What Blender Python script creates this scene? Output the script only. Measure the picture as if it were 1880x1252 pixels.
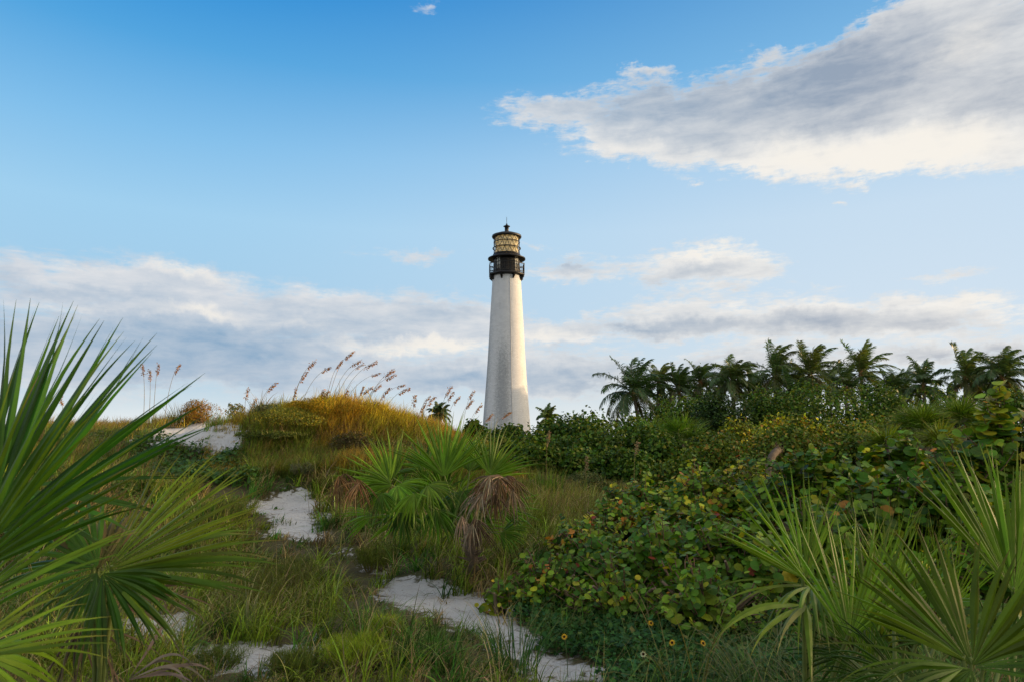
import bpy, math, random
import numpy as np
from mathutils import Vector, Matrix

for o in list(bpy.data.objects):
    bpy.data.objects.remove(o)
scene = bpy.context.scene
COL = scene.collection
rnd = random.Random(7)
rng = np.random.default_rng(11)

# ------------------------------------------------------------------ camera
F, CX, CY = 1270.0, 940.0, 626.0
HORIZON = 800.0
P = math.atan((HORIZON - CY) / F)
EYE = np.array([0.0, 0.0, 1.6])
cd = bpy.data.cameras.new('camera')
cd.lens = 36.0 * F / 1880.0
cd.sensor_width = 36.0
cd.clip_end = 20000
cd.clip_start = 0.05
cam = bpy.data.objects.new('camera', cd)
COL.objects.link(cam)
cam.location = EYE
cam.rotation_euler = (math.pi / 2 + P, 0, 0)
cd.dof.use_dof = True
cd.dof.focus_distance = 9.0
cd.dof.aperture_fstop = 13.0
scene.camera = cam
sP, cP = math.sin(P), math.cos(P)


def ray(px, py):
    a = (px - CX) / F
    b = -(py - CY) / F
    return np.array([a, cP - b * sP, sP + b * cP])


def pix(px, py, Y):
    """the point of the world seen at that pixel of the photograph, Y metres ahead"""
    d = ray(px, py)
    return EYE + d * (Y / d[1])


def proj(p):
    r = np.asarray(p) - EYE
    dep = r[..., 1] * cP + r[..., 2] * sP
    up = -r[..., 1] * sP + r[..., 2] * cP
    dep = np.where(dep < 0.05, 0.05, dep)
    return CX + F * r[..., 0] / dep, CY - F * up / dep, dep


# ------------------------------------------------------------------ exposure
scene.view_settings.view_transform = 'Standard'
scene.view_settings.look = 'None'
scene.view_settings.exposure = 0.0
scene.view_settings.gamma = 1.0
scene.view_settings.use_curve_mapping = False
scene.cycles.use_denoising = True
scene.cycles.max_bounces = 7
scene.cycles.transparent_max_bounces = 8
scene.cycles.diffuse_bounces = 3
scene.cycles.sample_clamp_indirect = 6

# ------------------------------------------------------------------ sun
SUN_EL = math.radians(6.5)
SUN_AZ = math.radians(80.0)          # clockwise from +Y: nearly square to the view, a little behind the tower
sdir = Vector((math.sin(SUN_AZ) * math.cos(SUN_EL), math.cos(SUN_AZ) * math.cos(SUN_EL), math.sin(SUN_EL)))
sl = bpy.data.lights.new('sun', 'SUN')
sl.energy = 5.0
sl.angle = math.radians(0.6)
sl.color = (1.0, 0.66, 0.34)
sun = bpy.data.objects.new('sun', sl)
COL.objects.link(sun)
sun.rotation_euler = sdir.to_track_quat('Z', 'Y').to_euler()

# ------------------------------------------------------------------ world
world = bpy.data.worlds.new('World')
scene.world = world
world.use_nodes = True
nt = world.node_tree
nt.nodes.clear()


class NB:
    """small node-graph builder"""
    def __init__(self, nt):
        self.nt = nt

    def n(self, typ, **kw):
        nd = self.nt.nodes.new(typ)
        for k, v in kw.items():
            setattr(nd, k, v)
        return nd

    def set(self, sock, v):
        if isinstance(v, bpy.types.NodeSocket):
            self.nt.links.new(v, sock)
        elif v is not None:
            if hasattr(sock, 'default_value'):
                dv = sock.default_value
                if hasattr(dv, '__len__') and not hasattr(v, '__len__'):
                    v = [v] * len(dv)
                if hasattr(dv, '__len__') and len(dv) == 4 and len(v) == 3:
                    v = (*v, 1.0)
            sock.default_value = v

    def math(self, op, a, b=None, c=None, clamp=False):
        nd = self.n('ShaderNodeMath', operation=op, use_clamp=clamp)
        for i, v in enumerate((a, b, c)):
            if v is not None:
                self.set(nd.inputs[i], v)
        return nd.outputs[0]

    def vmath(self, op, a, b=None, scale=None):
        nd = self.n('ShaderNodeVectorMath', operation=op)
        self.set(nd.inputs[0], a)
        if b is not None:
            self.set(nd.inputs[1], b)
        if scale is not None:
            self.set(nd.inputs['Scale'], scale)
        return nd.outputs[0]

    def mix(self, f, a, b, blend='MIX'):
        nd = self.n('ShaderNodeMix', data_type='RGBA', blend_type=blend)
        self.set(nd.inputs[0], f)
        self.set(nd.inputs[6], a)
        self.set(nd.inputs[7], b)
        return nd.outputs[2]

    def noise(self, vec, scale, detail=4, rough=0.55, dist=0.0, out=0):
        nd = self.n('ShaderNodeTexNoise')
        if vec is not None:
            self.set(nd.inputs['Vector'], vec)
        nd.inputs['Scale'].default_value = scale
        nd.inputs['Detail'].default_value = detail
        nd.inputs['Roughness'].default_value = rough
        nd.inputs['Distortion'].default_value = dist
        return nd.outputs[out]

    def ramp(self, f, stops, interp='LINEAR'):
        nd = self.n('ShaderNodeValToRGB')
        cr = nd.color_ramp
        cr.interpolation = interp
        while len(cr.elements) < len(stops):
            cr.elements.new(0.5)
        for e, (p, c) in zip(cr.elements, stops):
            e.position = p
            e.color = (*c, 1.0) if hasattr(c, '__len__') else (c, c, c, 1.0)
        self.set(nd.inputs[0], f)
        return nd.outputs[0]

    def rng(self, v, a, b, c=0.0, d=1.0, smooth=True):
        nd = self.n('ShaderNodeMapRange', interpolation_type='SMOOTHSTEP' if smooth else 'LINEAR', clamp=True)
        for i, x in enumerate((v, a, b, c, d)):
            self.set(nd.inputs[i], x)
        return nd.outputs[0]


def srgb(r, g, b):
    f = lambda c: (c / 255 / 12.92) if c / 255 <= 0.04045 else ((c / 255 + 0.055) / 1.055) ** 2.4
    return (f(r), f(g), f(b))


W = NB(nt)
tc = W.n('ShaderNodeTexCoord').outputs['Generated']
sep = W.n('ShaderNodeSeparateXYZ')
W.set(sep.inputs[0], tc)
dx, dy, dz = sep.outputs
az = W.math('ARCTAN2', dx, dy)              # radians, 0 straight ahead, + to the right
el = W.math('ARCSINE', dz)
cmb = W.n('ShaderNodeCombineXYZ')
W.set(cmb.inputs[0], az)
W.set(cmb.inputs[1], el)
AE = cmb.outputs[0]


def ae(px, py):
    d = ray(px, py)
    d = d / np.linalg.norm(d)
    return math.atan2(d[0], d[1]), math.asin(d[2])


# the air: a Nishita sky, its blue deepened
sky = W.n('ShaderNodeTexSky', sky_type='NISHITA', sun_disc=False)
sky.sun_elevation = SUN_EL
sky.sun_rotation = SUN_AZ
sky.air_density = 1.0
sky.dust_density = 0.6
sky.ozone_density = 2.0
e01 = W.math('DIVIDE', el, math.radians(45), clamp=True)


def row(py):
    return ae(940, py)[1] / math.radians(45)


left = W.ramp(e01, [(0.0, srgb(222, 232, 236)), (row(740), srgb(196, 219, 234)), (row(600), srgb(168, 208, 236)),
                    (row(430), srgb(164, 212, 244)), (row(300), srgb(132, 195, 240)), (row(150), srgb(84, 168, 228)),
                    (row(0), srgb(36, 142, 218)), (1.0, srgb(20, 100, 180))])
right = W.ramp(e01, [(0.0, srgb(228, 232, 230)), (row(700), srgb(220, 231, 240)), (row(600), srgb(212, 229, 244)),
                     (row(430), srgb(204, 226, 245)), (row(300), srgb(182, 215, 243)), (row(150), srgb(126, 186, 232)),
                     (row(0), srgb(100, 165, 220)), (1.0, srgb(50, 120, 190))])
lr = W.rng(az, ae(100, 300)[0], ae(1800, 300)[0])
grad = W.mix(lr, left, right)
nish = W.mix(1.0, sky.outputs[0], (0.10, 0.10, 0.10), 'MULTIPLY')
base = W.mix(0.06, grad, nish)

# clouds: blobs of cloud in azimuth and elevation, ragged by noise
warp1 = W.noise(AE, 9.0, 6, 0.6, out=1)
stretch = W.n('ShaderNodeMapping')
W.set(stretch.inputs[0], AE)
stretch.inputs['Scale'].default_value = (1.0, 3.6, 1.0)
SV = stretch.outputs[0]
w1 = W.vmath('SCALE', W.vmath('SUBTRACT', warp1, (0.5, 0.5, 0.5)), scale=0.085)
warp2 = W.noise(AE, 45.0, 4, 0.6, out=1)
w2 = W.vmath('SCALE', W.vmath('SUBTRACT', warp2, (0.5, 0.5, 0.5)), scale=0.03)
w12 = W.vmath('ADD', w1, w2)
PW = W.vmath('ADD', AE, W.vmath('MULTIPLY', w12, (1.2, 0.8, 0.0)))


def blob(px, py, rx, ry, rot=0.0, amp=1.0, vec=None):
    u, v = ae(px, py)
    ru = abs(ae(px + rx, py)[0] - u)
    rv = ry / rx * ru if rx else 0
    rv = abs(ae(px, py - ry)[1] - v)
    m = W.n('ShaderNodeMapping', vector_type='TEXTURE')
    W.set(m.inputs[0], vec if vec is not None else PW)
    m.inputs['Location'].default_value = (u, v, 0)
    m.inputs['Rotation'].default_value = (0, 0, math.radians(rot))
    m.inputs['Scale'].default_value = (ru, rv, 1)
    g = W.n('ShaderNodeTexGradient', gradient_type='SPHERICAL')
    W.set(g.inputs[0], m.outputs[0])
    return W.math('MULTIPLY', g.outputs[1], amp)


def total(lst):
    s = None
    for b in lst:
        v = blob(*b)
        s = v if s is None else W.math('ADD', s, v)
    return s


BODY = [
    # great wedge, upper right
    (985, 208, 130, 48, 4, .8), (1150, 215, 210, 95, 3, 1), (1370, 210, 300, 130, 4, 1.1), (1600, 190, 330, 175, 8, 1.3),
    (1850, 130, 330, 230, 10, 1.5), (1240, 255, 210, 60, -6, .8), (1500, 285, 220, 60, -5, .8), (1700, 280, 190, 60, 0, .8), (1860, 270, 140, 60, 0, .8),
    (1700, 20, 200, 90, 10, .9), (1560, 70, 90, 45, 20, .5), (1430, 102, 60, 22, 10, .45), (1205, 127, 50, 18, 0, .5), (1165, 130, 26, 22, 0, .4),
    # left bank
    (60, 500, 260, 60, 0, .9), (300, 510, 190, 60, -10, 1), (150, 590, 420, 100, 0, 1.1), (480, 580, 330, 95, -6, 1.1),
    (720, 590, 290, 75, -3, 1.0), (300, 670, 480, 75, 0, 1.0), (840, 600, 180, 80, 0, .8), (640, 680, 330, 60, 0, .8),
    (870, 695, 230, 42, 0, .9), (60, 670, 300, 90, 0, .9),
    # middle right clouds
    (1280, 488, 210, 52, -6, 1.1), (1390, 510, 110, 34, -6, .6), (1060, 490, 120, 36, 0, .62), (1010, 505, 120, 24, 0, .5),
    (1180, 600, 260, 42, 0, 1.0), (1500, 590, 400, 62, 0, 1.1), (1750, 580, 220, 60, 0, .8), (1220, 555, 200, 36, 0, .65),
    (1000, 620, 120, 42, 0, .6), (1060, 685, 190, 60, 0, .9), (960, 690, 150, 50, 0, .7), (1340, 672, 300, 42, 4, .9),
    (1720, 648, 190, 36, 0, .7), (1600, 668, 260, 30, 0, .6), (1860, 640, 90, 40, 0, .7),
    (1765, 500, 90, 20, 5, .62), (1690, 502, 60, 12, 0, .45), (740, 466, 150, 18, 0, .5), (790, 463, 60, 12, 8, .4),
    (1520, 527, 60, 12, 0, .45), (785, 6, 42, 18, 0, .6), (1257, 336, 18, 9, 0, .5), (1528, 376, 18, 8, 0, .5), (985, 452, 50, 10, 0, .45),
]
DARK = [
    (1150, 185, 280, 66, 4, 1.0), (1400, 185, 460, 120, 3, 1.35), (1640, 150, 380, 150, 8, 1.15), (1560, 80, 180, 70, 20, .8), (1860, 190, 240, 90, 0, 1.0),
    (1840, 40, 200, 80, 0, .5), (1250, 250, 120, 30, 0, .3),
    (150, 620, 460, 75, 0, 1.1), (480, 640, 330, 70, -3, 1.2), (640, 600, 330, 40, -4, .7), (820, 575, 160, 30, 0, .8), (60, 520, 220, 22, 0, .5), (220, 545, 200, 24, 0, .6),
    (850, 697, 230, 34, 0, 1.3), (1060, 690, 170, 44, 0, 1.1), (300, 690, 420, 40, 0, .9),
    (1260, 500, 130, 24, 0, .8), (1050, 490, 90, 22, 0, .8), (1170, 603, 230, 24, 0, 1.3), (1480, 598, 330, 30, 0, 1.3), (1720, 600, 150, 18, 0, .6),
    (1340, 680, 260, 36, 4, 1.1), (1720, 653, 170, 24, 0, 1.0), (1860, 650, 90, 30, 0, 1.0), (1050, 640, 60, 12, 0, .6),
]
GLOW = [
    (1500, 290, 420, 60, -3, .9), (1720, 285, 300, 70, 0, .9), (1150, 270, 200, 40, -8, .6), (1760, 90, 160, 70, 25, .9), (1380, 480, 160, 26, -6, .5),
    (340, 497, 140, 26, -8, .8), (370, 570, 150, 18, 0, .9), (110, 560, 200, 12, 0, .5), (560, 600, 160, 14, -3, .5), (140, 480, 180, 14, 0, .4), (640, 690, 180, 12, 0, .5), (250, 712, 300, 12, 0, .4), (700, 640, 220, 22, 0, .8), (590, 535, 160, 16, -6, .5), (830, 640, 140, 24, 0, .8), (1290, 462, 180, 24, 0, .8), (1000, 615, 120, 24, 0, .8),
    (1800, 560, 260, 44, 0, .7), (1500, 560, 300, 22, 0, .5),
]
body = total(BODY)
dark = total(DARK)
glow = total(GLOW)
n_big = W.noise(SV, 11.0, 7, 0.62, 0.4)
n_fine = W.noise(SV, 42.0, 6, 0.66, 0.3)
nn = W.math('ADD', W.math('MULTIPLY', W.math('SUBTRACT', n_big, 0.5), 1.1), W.math('MULTIPLY', W.math('SUBTRACT', n_fine, 0.5), 1.3))
gate = W.rng(body, 0.0, 0.18)
dens = W.math('ADD', body, W.math('MULTIPLY', nn, W.math('MULTIPLY', gate, 0.95)))
# unseen cloud added behind and above to raise the fill light
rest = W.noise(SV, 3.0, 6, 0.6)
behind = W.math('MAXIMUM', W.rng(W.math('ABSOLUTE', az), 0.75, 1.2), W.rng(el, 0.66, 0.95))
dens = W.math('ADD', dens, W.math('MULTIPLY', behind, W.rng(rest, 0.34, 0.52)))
alpha = W.rng(dens, 0.10, W.math('ADD', 0.72, W.rng(az, 0.1, -0.3, 0.0, 0.35)))
n_sh = W.noise(SV, 13.0, 8, 0.62, 0.3)
n_sh2 = W.noise(SV, 30.0, 5, 0.6, 0.4)
shn = W.math('ADD', W.math('MULTIPLY', W.math('SUBTRACT', n_sh, 0.5), 2.1), W.math('MULTIPLY', W.math('SUBTRACT', n_sh2, 0.5), 0.7))
shade = W.math('ADD', W.math('SUBTRACT', dark, W.math('MULTIPLY', glow, 0.6)), shn)
thick = W.rng(dens, 0.2, 0.75)
shade = W.math('MULTIPLY', W.math('ADD', shade, 0.12), W.math('ADD', 0.5, W.math('MULTIPLY', thick, 0.5)))
shade = W.rng(shade, -0.3, 1.95, smooth=False)
lit = W.mix(W.rng(az, ae(300, 300)[0], ae(1500, 300)[0]), srgb(226, 226, 228), srgb(243, 240, 235))
dk = W.mix(W.rng(az, ae(700, 300)[0], ae(1800, 300)[0]), srgb(134, 166, 196), srgb(152, 162, 178))
ccol = W.mix(shade, lit, dk)
ccol = W.mix(W.math('MULTIPLY', W.rng(glow, 0.1, 1.0, 0.0, 0.7), W.math('SUBTRACT', 1.0, shade)), ccol, srgb(255, 246, 232))
out = W.mix(W.math('MULTIPLY', alpha, 0.92), base, ccol)
# bright air low over the sea
lowglow = W.rng(W.math('ADD', el, W.math('MULTIPLY', W.math('SUBTRACT', n_big, 0.5), 0.02)), ae(940, 790)[1], ae(940, 712)[1], 0.85, 0.0)
out = W.mix(lowglow, out, srgb(230, 236, 238))
# added fill: unseen sky brightened round the sun, overhead and behind
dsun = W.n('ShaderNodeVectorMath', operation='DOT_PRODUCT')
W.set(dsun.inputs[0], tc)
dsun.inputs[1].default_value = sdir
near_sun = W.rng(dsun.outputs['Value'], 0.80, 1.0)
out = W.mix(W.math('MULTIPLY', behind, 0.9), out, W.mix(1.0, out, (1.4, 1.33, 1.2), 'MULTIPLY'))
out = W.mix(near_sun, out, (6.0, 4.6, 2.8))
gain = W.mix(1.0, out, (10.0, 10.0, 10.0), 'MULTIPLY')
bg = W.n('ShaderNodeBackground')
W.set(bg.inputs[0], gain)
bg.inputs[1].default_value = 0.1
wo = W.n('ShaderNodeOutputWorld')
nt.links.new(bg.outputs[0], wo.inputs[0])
world.cycles.sampling_method = 'MANUAL'
world.cycles.sample_map_resolution = 256

# ------------------------------------------------------------------ geometry helpers
def unit(v):
    v = np.asarray(v, float)
    n = np.linalg.norm(v, axis=-1, keepdims=True)
    return v / np.where(n < 1e-9, 1, n)


class Geo:
    """collects vertices, faces, a colour and a leaf coordinate per vertex; build() links them as ONE mesh object"""
    def __init__(self):
        self.V, self.C, self.L, self.FS, self.n = [], [], [], [], 0

    def add(self, v, f, c, leaf=None):
        v = np.asarray(v, float).reshape(-1, 3)
        c = np.asarray(c, float)
        if c.ndim == 1:
            c = np.tile(c, (len(v), 1))
        self.V.append(v)
        self.C.append(c.reshape(-1, 3))
        self.L.append(np.zeros((len(v), 3)) if leaf is None else np.asarray(leaf, float).reshape(-1, 3))
        f = np.asarray(f, int)
        self.FS.append(f + self.n)
        self.n += len(v)

    def build(self, name, mat, parent=None, smooth=False, loc=None):
        V = np.concatenate(self.V)
        if parent is not None:
            q = parent
            while q is not None:
                V = V - np.array(q.location)
                q = q.parent
        off = np.zeros(3)
        if parent is None and loc is not None:
            off = np.array(loc, float)
            V = V - off
        me = bpy.data.meshes.new(name)
        me.vertices.add(len(V))
        me.vertices.foreach_set('co', V.astype(np.float32).ravel())
        loops = np.concatenate([f.ravel() for f in self.FS])
        sizes = np.concatenate([np.full(len(f), f.shape[1]) for f in self.FS])
        me.loops.add(len(loops))
        me.loops.foreach_set('vertex_index', loops.astype(np.int32))
        me.polygons.add(len(sizes))
        me.polygons.foreach_set('loop_start', (np.cumsum(sizes) - sizes).astype(np.int32))
        if smooth:
            me.polygons.foreach_set('use_smooth', np.ones(len(sizes), bool))
        me.update(calc_edges=True)
        a = me.attributes.new('tint', 'FLOAT_COLOR', 'POINT')
        C4 = np.concatenate([np.concatenate(self.C), np.ones((len(V), 1))], 1)
        a.data.foreach_set('color', np.clip(C4, 0, 1).astype(np.float32).ravel())
        L = np.concatenate(self.L)
        if L.any():
            a = me.attributes.new('leaf', 'FLOAT_VECTOR', 'POINT')
            a.data.foreach_set('vector', L.astype(np.float32).ravel())
        me.materials.append(mat)
        o = bpy.data.objects.new(name, me)
        COL.objects.link(o)
        o.location = off
        if parent is not None:
            o.parent = parent
        return o


def tag(o, label=None, cat=None, group=None, kind=None):
    if label:
        o['label'] = label
    if cat:
        o['category'] = cat
    if group:
        o['group'] = group
    if kind:
        o['kind'] = kind
    return o


def thing(name, label, cat, loc, group=None):
    o = bpy.data.objects.new(name, None)
    o.empty_display_size = 0.2
    COL.objects.link(o)
    o.location = Vector([float(x) for x in loc])
    o.matrix_world = Matrix.Translation(o.location)
    return tag(o, label, cat, group)


def strip_faces(rows, cols):
    """quad faces of a (rows x cols) vertex grid"""
    r, c = np.meshgrid(np.arange(rows - 1), np.arange(cols - 1), indexing='ij')
    a = (r * cols + c).ravel()
    return np.stack([a, a + 1, a + cols + 1, a + cols], 1)


def many(faces, per, n):
    return (faces[None] + (np.arange(n) * per)[:, None, None]).reshape(-1, faces.shape[1])


def tube(g, pts, rad, col, n=6, cap=True):
    pts = np.asarray(pts, float)
    m = len(pts)
    rad = np.broadcast_to(np.asarray(rad, float), (m,))
    tan = unit(np.gradient(pts, axis=0))
    ref = np.array([0.31, 0.17, 0.93]) if abs(tan[0][2]) < 0.8 else np.array([0.93, 0.3, 0.1])
    s = unit(np.cross(tan, ref))
    b = np.cross(tan, s)
    a = np.linspace(0, 2 * np.pi, n, endpoint=False)
    V = pts[:, None] + rad[:, None, None] * (np.cos(a)[None, :, None] * s[:, None] + np.sin(a)[None, :, None] * b[:, None])
    i, j = np.meshgrid(np.arange(m - 1), np.arange(n), indexing='ij')
    k = (j + 1) % n
    f = np.stack([i * n + j, i * n + k, (i + 1) * n + k, (i + 1) * n + j], -1).reshape(-1, 4)
    col = np.asarray(col, float)
    cc = np.repeat(col, n, axis=0) if col.ndim == 2 else col
    g.add(V.reshape(-1, 3), f, cc)
    if cap and n >= 3:
        for q, order in ((0, -1), (m - 1, 1)):
            g.add(V[q], np.arange(n)[::order][None], col if col.ndim == 1 else col[q])


def lathe(g, c, prof, n, col, rot=0.0, cap=False):
    """prof: list of (r, z) round the vertical axis through c"""
    a = np.linspace(0, 2 * np.pi, n, endpoint=False) + rot
    pr = np.array(prof, float)
    V = np.stack([c[0] + pr[:, 0, None] * np.cos(a), c[1] + pr[:, 0, None] * np.sin(a), np.repeat(pr[:, 1, None], n, 1)], -1)
    m = len(pr)
    i, j = np.meshgrid(np.arange(m - 1), np.arange(n), indexing='ij')
    k = (j + 1) % n
    f = np.stack([i * n + j, i * n + k, (i + 1) * n + k, (i + 1) * n + j], -1).reshape(-1, 4)
    g.add(V.reshape(-1, 3), f, col)
    if cap:
        g.add(V[0], np.arange(n)[::-1][None], col)
        g.add(V[-1], np.arange(n)[None], col)


def boxg(g, c, ax, size, col):
    """box: centre c, rows of ax are its axes, full size"""
    ax = np.asarray(ax, float)
    s = np.array([[x, y, z] for x in (-.5, .5) for y in (-.5, .5) for z in (-.5, .5)]) * np.asarray(size)
    V = np.asarray(c) + s @ ax
    g.add(V, [[0, 1, 3, 2], [4, 6, 7, 5], [0, 4, 5, 1], [2, 3, 7, 6], [0, 2, 6, 4], [1, 5, 7, 3]], col)


def vary(c, n, hv=0.12, lv=0.25):
    """n colours round c: brightness and hue jitter"""
    c = np.asarray(c, float)
    if c.ndim == 1:
        c = np.tile(c, (n, 1))
    return np.clip(c * (1 + lv * rng.uniform(-1, 1, (n, 1))) * (1 + hv * rng.uniform(-1, 1, (n, 3))), 0, 1)


def palette(cols, w, n):
    cols = np.array(cols, float)
    w = np.array(w, float) / np.sum(w)
    return cols[rng.choice(len(cols), n, p=w)]


# ------------------------------------------------------------------ materials
def foliage(name, rough=0.45, transl=0.3, spec=0.35, veins=False, tboost=(1.5, 1.4, 0.6), noise_scale=30.0):
    m = bpy.data.materials.new(name)
    m.use_nodes = True
    t = m.node_tree
    t.nodes.clear()
    B = NB(t)
    at = B.n('ShaderNodeAttribute', attribute_name='tint').outputs[0]
    pos = B.n('ShaderNodeNewGeometry').outputs['Position']
    nz = B.noise(pos, noise_scale, 3, 0.6)
    col = B.mix(1.0, at, B.ramp(nz, [(0.25, 0.72), (0.5, 1.0), (0.8, 1.28)]), 'MULTIPLY')
    if veins:
        lf = B.n('ShaderNodeAttribute', attribute_name='leaf').outputs[1]
        sp = B.n('ShaderNodeSeparateXYZ')
        B.set(sp.inputs[0], lf)
        u, v, r = sp.outputs
        au = B.math('ABSOLUTE', u)
        mid = B.rng(au, 0.015, 0.06, 1.0, 0.0)
        side = B.math('FRACT', B.math('MULTIPLY', B.math('SUBTRACT', v, B.math('MULTIPLY', au, 0.55)), 2.9))
        side = B.rng(B.math('ABSOLUTE', B.math('SUBTRACT', side, 0.5)), 0.0, 0.08, 0.6, 0.0)
        vn = B.math('MAXIMUM', mid, side)
        col = B.mix(B.math('MULTIPLY', vn, 0.5), col, B.mix(0.5, B.mix(1.0, col, (1.9, 1.7, 1.5), 'MULTIPLY'), (0.16, 0.10, 0.03)))
    pb = B.n('ShaderNodeBsdfPrincipled')
    B.set(pb.inputs['Base Color'], col)
    pb.inputs['Roughness'].default_value = rough
    pb.inputs['Specular IOR Level'].default_value = spec
    tr = B.n('ShaderNodeBsdfTranslucent')
    B.set(tr.inputs[0], B.mix(1.0, col, tboost, 'MULTIPLY'))
    mx = B.n('ShaderNodeMixShader')
    mx.inputs[0].default_value = transl
    t.links.new(pb.outputs[0], mx.inputs[1])
    t.links.new(tr.outputs[0], mx.inputs[2])
    ou = B.n('ShaderNodeOutputMaterial')
    t.links.new(mx.outputs[0], ou.inputs[0])
    return m


def solid(name, rough=0.7, metal=0.0, spec=0.4, scale=8.0, lo=0.75, hi=1.2, bump=0.0, bscale=60.0, stretch=None):
    """tinted material with mottling and an optional fine bump"""
    m = bpy.data.materials.new(name)
    m.use_nodes = True
    t = m.node_tree
    t.nodes.clear()
    B = NB(t)
    at = B.n('ShaderNodeAttribute', attribute_name='tint').outputs[0]
    vec = B.n('ShaderNodeNewGeometry').outputs['Position']
    if stretch:
        mp = B.n('ShaderNodeMapping')
        B.set(mp.inputs[0], vec)
        mp.inputs['Scale'].default_value = stretch
        vec = mp.outputs[0]
    nz = B.noise(vec, scale, 5, 0.6)
    col = B.mix(1.0, at, B.ramp(nz, [(0.25, lo), (0.5, 1.0), (0.8, hi)]), 'MULTIPLY')
    pb = B.n('ShaderNodeBsdfPrincipled')
    B.set(pb.inputs['Base Color'], col)
    B.set(pb.inputs['Roughness'], B.rng(nz, 0.2, 0.8, max(0, rough - .12), min(1, rough + .12)))
    pb.inputs['Metallic'].default_value = metal
    pb.inputs['Specular IOR Level'].default_value = spec
    if bump:
        bp = B.n('ShaderNodeBump')
        bp.inputs['Strength'].default_value = bump
        bp.inputs['Distance'].default_value = 0.01
        B.set(bp.inputs['Height'], B.noise(vec, bscale, 4, 0.6))
        t.links.new(bp.outputs[0], pb.inputs['Normal'])
    ou = B.n('ShaderNodeOutputMaterial')
    t.links.new(pb.outputs[0], ou.inputs[0])
    return m


M_GRASS = foliage('grass_blade', 0.6, 0.25, 0.08)
M_DUNE = foliage('dune_grass_blade', 0.6, 0.42, 0.08, tboost=(1.5, 1.35, 0.5))
M_FAN = foliage('palmetto_leaf', 0.42, 0.25, 0.16, noise_scale=14.0)
M_DEAD = foliage('dead_leaf', 0.85, 0.12, 0.1, tboost=(1.2, 1.1, 1.0))
M_GRAPE = foliage('sea_grape_leaf', 0.48, 0.25, 0.14, veins=True)
M_FAR = foliage('broad_leaf', 0.5, 0.18, 0.12, noise_scale=3.0)
M_PALM = foliage('palm_leaflet', 0.4, 0.28, 0.4, noise_scale=2.0)
M_SEED = foliage('seed_husk', 0.8, 0.35, 0.1, tboost=(1.3, 1.1, 0.8))
M_PETAL = foliage('petal', 0.5, 0.4, 0.2, tboost=(1.1, 1.0, 0.6))
M_BARK = solid('bark', 0.9, scale=20, lo=0.55, hi=1.35, bump=0.8, bscale=40)
M_STEM = solid('stem', 0.7, scale=30, lo=0.7, hi=1.3)
M_METAL = solid('black_iron', 0.45, metal=0.3, scale=2.5, lo=0.7, hi=1.6, bump=0.15, bscale=12)
M_LITTER = solid('dry_litter', 0.9, scale=30, lo=0.7, hi=1.3)

# ------------------------------------------------------------------ terrain
CP = [(940, 1252, 4.5), (700, 1252, 4.4), (400, 1252, 4.2), (1500, 1252, 4.2), (100, 1252, 3.8), (1800, 1252, 3.6), (1150, 1245, 4.6),
      (880, 1150, 5.7), (740, 1090, 6.9), (640, 1060, 7.5), (500, 1080, 7.2), (300, 1100, 6.2), (560, 1000, 9), (530, 935, 11), (480, 880, 12.5),
      (300, 960, 9.5), (200, 900, 11), (350, 870, 14), (400, 812, 18), (440, 766, 21.5), (300, 785, 20), (150, 792, 20), (365, 772, 21), (0, 800, 20), (-300, 810, 18),
      (520, 752, 15), (600, 745, 15.2), (680, 757, 15.5), (760, 785, 16.3), (840, 808, 18), (470, 775, 16.5),
      (600, 850, 12.8), (680, 850, 13), (650, 960, 10), (560, 845, 13.3), (760, 860, 13.5),
      (850, 1020, 7.6), (930, 950, 10), (1040, 937, 11.2), (1000, 908, 14), (1100, 908, 16), (960, 872, 18), (1200, 912, 14), (930, 880, 15), (1050, 900, 19),
      (1100, 1110, 6.3), (1300, 1070, 7), (1500, 1040, 7.3), (1700, 1010, 7.3), (1850, 990, 7), (1400, 915, 12), (1600, 900, 12), (1800, 880, 12),
      (1300, 890, 18), (1500, 880, 18), (1700, 870, 18), (1850, 865, 20), (2200, 900, 14), (2200, 1000, 8)]
cps = [pix(*c) for c in CP]
for x, y, z in [(-40, 30, -1.2), (-20, 30, -0.6), (-8, 28, -0.4), (0, 28, -1.2), (10, 30, -1.3), (25, 30, -1.4), (45, 30, -1.4), (-12, 40, -2.0), (-60, 20, -1.0),
                (-60, 60, -2.2), (-20, 60, -2.2), (0, 60, -1.8), (20, 60, -1.6), (45, 60, -1.6), (70, 60, -1.8), (0, 95, -1.8), (40, 95, -1.8), (-60, 100, -2.4),
                (0, 0.5, -1.6), (0, -5, -1.6), (-4, 1, -1.5), (4, 1, -1.5), (-8, -4, -1.4), (8, -4, -1.4), (-12, 5, -1.0), (14, 5, -1.2), (25, 12, -1.3), (25, -5, -1.3), (-25, -5, -1.3),
                (40, 10, -1.4), (60, 20, -1.4), (-30, 12, -.8), (0, -30, -1.6), (0, 150, -1.9), (150, 60, -1.8), (-150, 60, -2.5), (100, -60, -1.6), (-100, -60, -1.8), (0, 400, -2.0), (400, 0, -2), (-400, 0, -2.6), (0, -400, -2)]:
    cps.append(np.array([x, y, z + 1.6]))
cps = np.array(cps)


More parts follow.
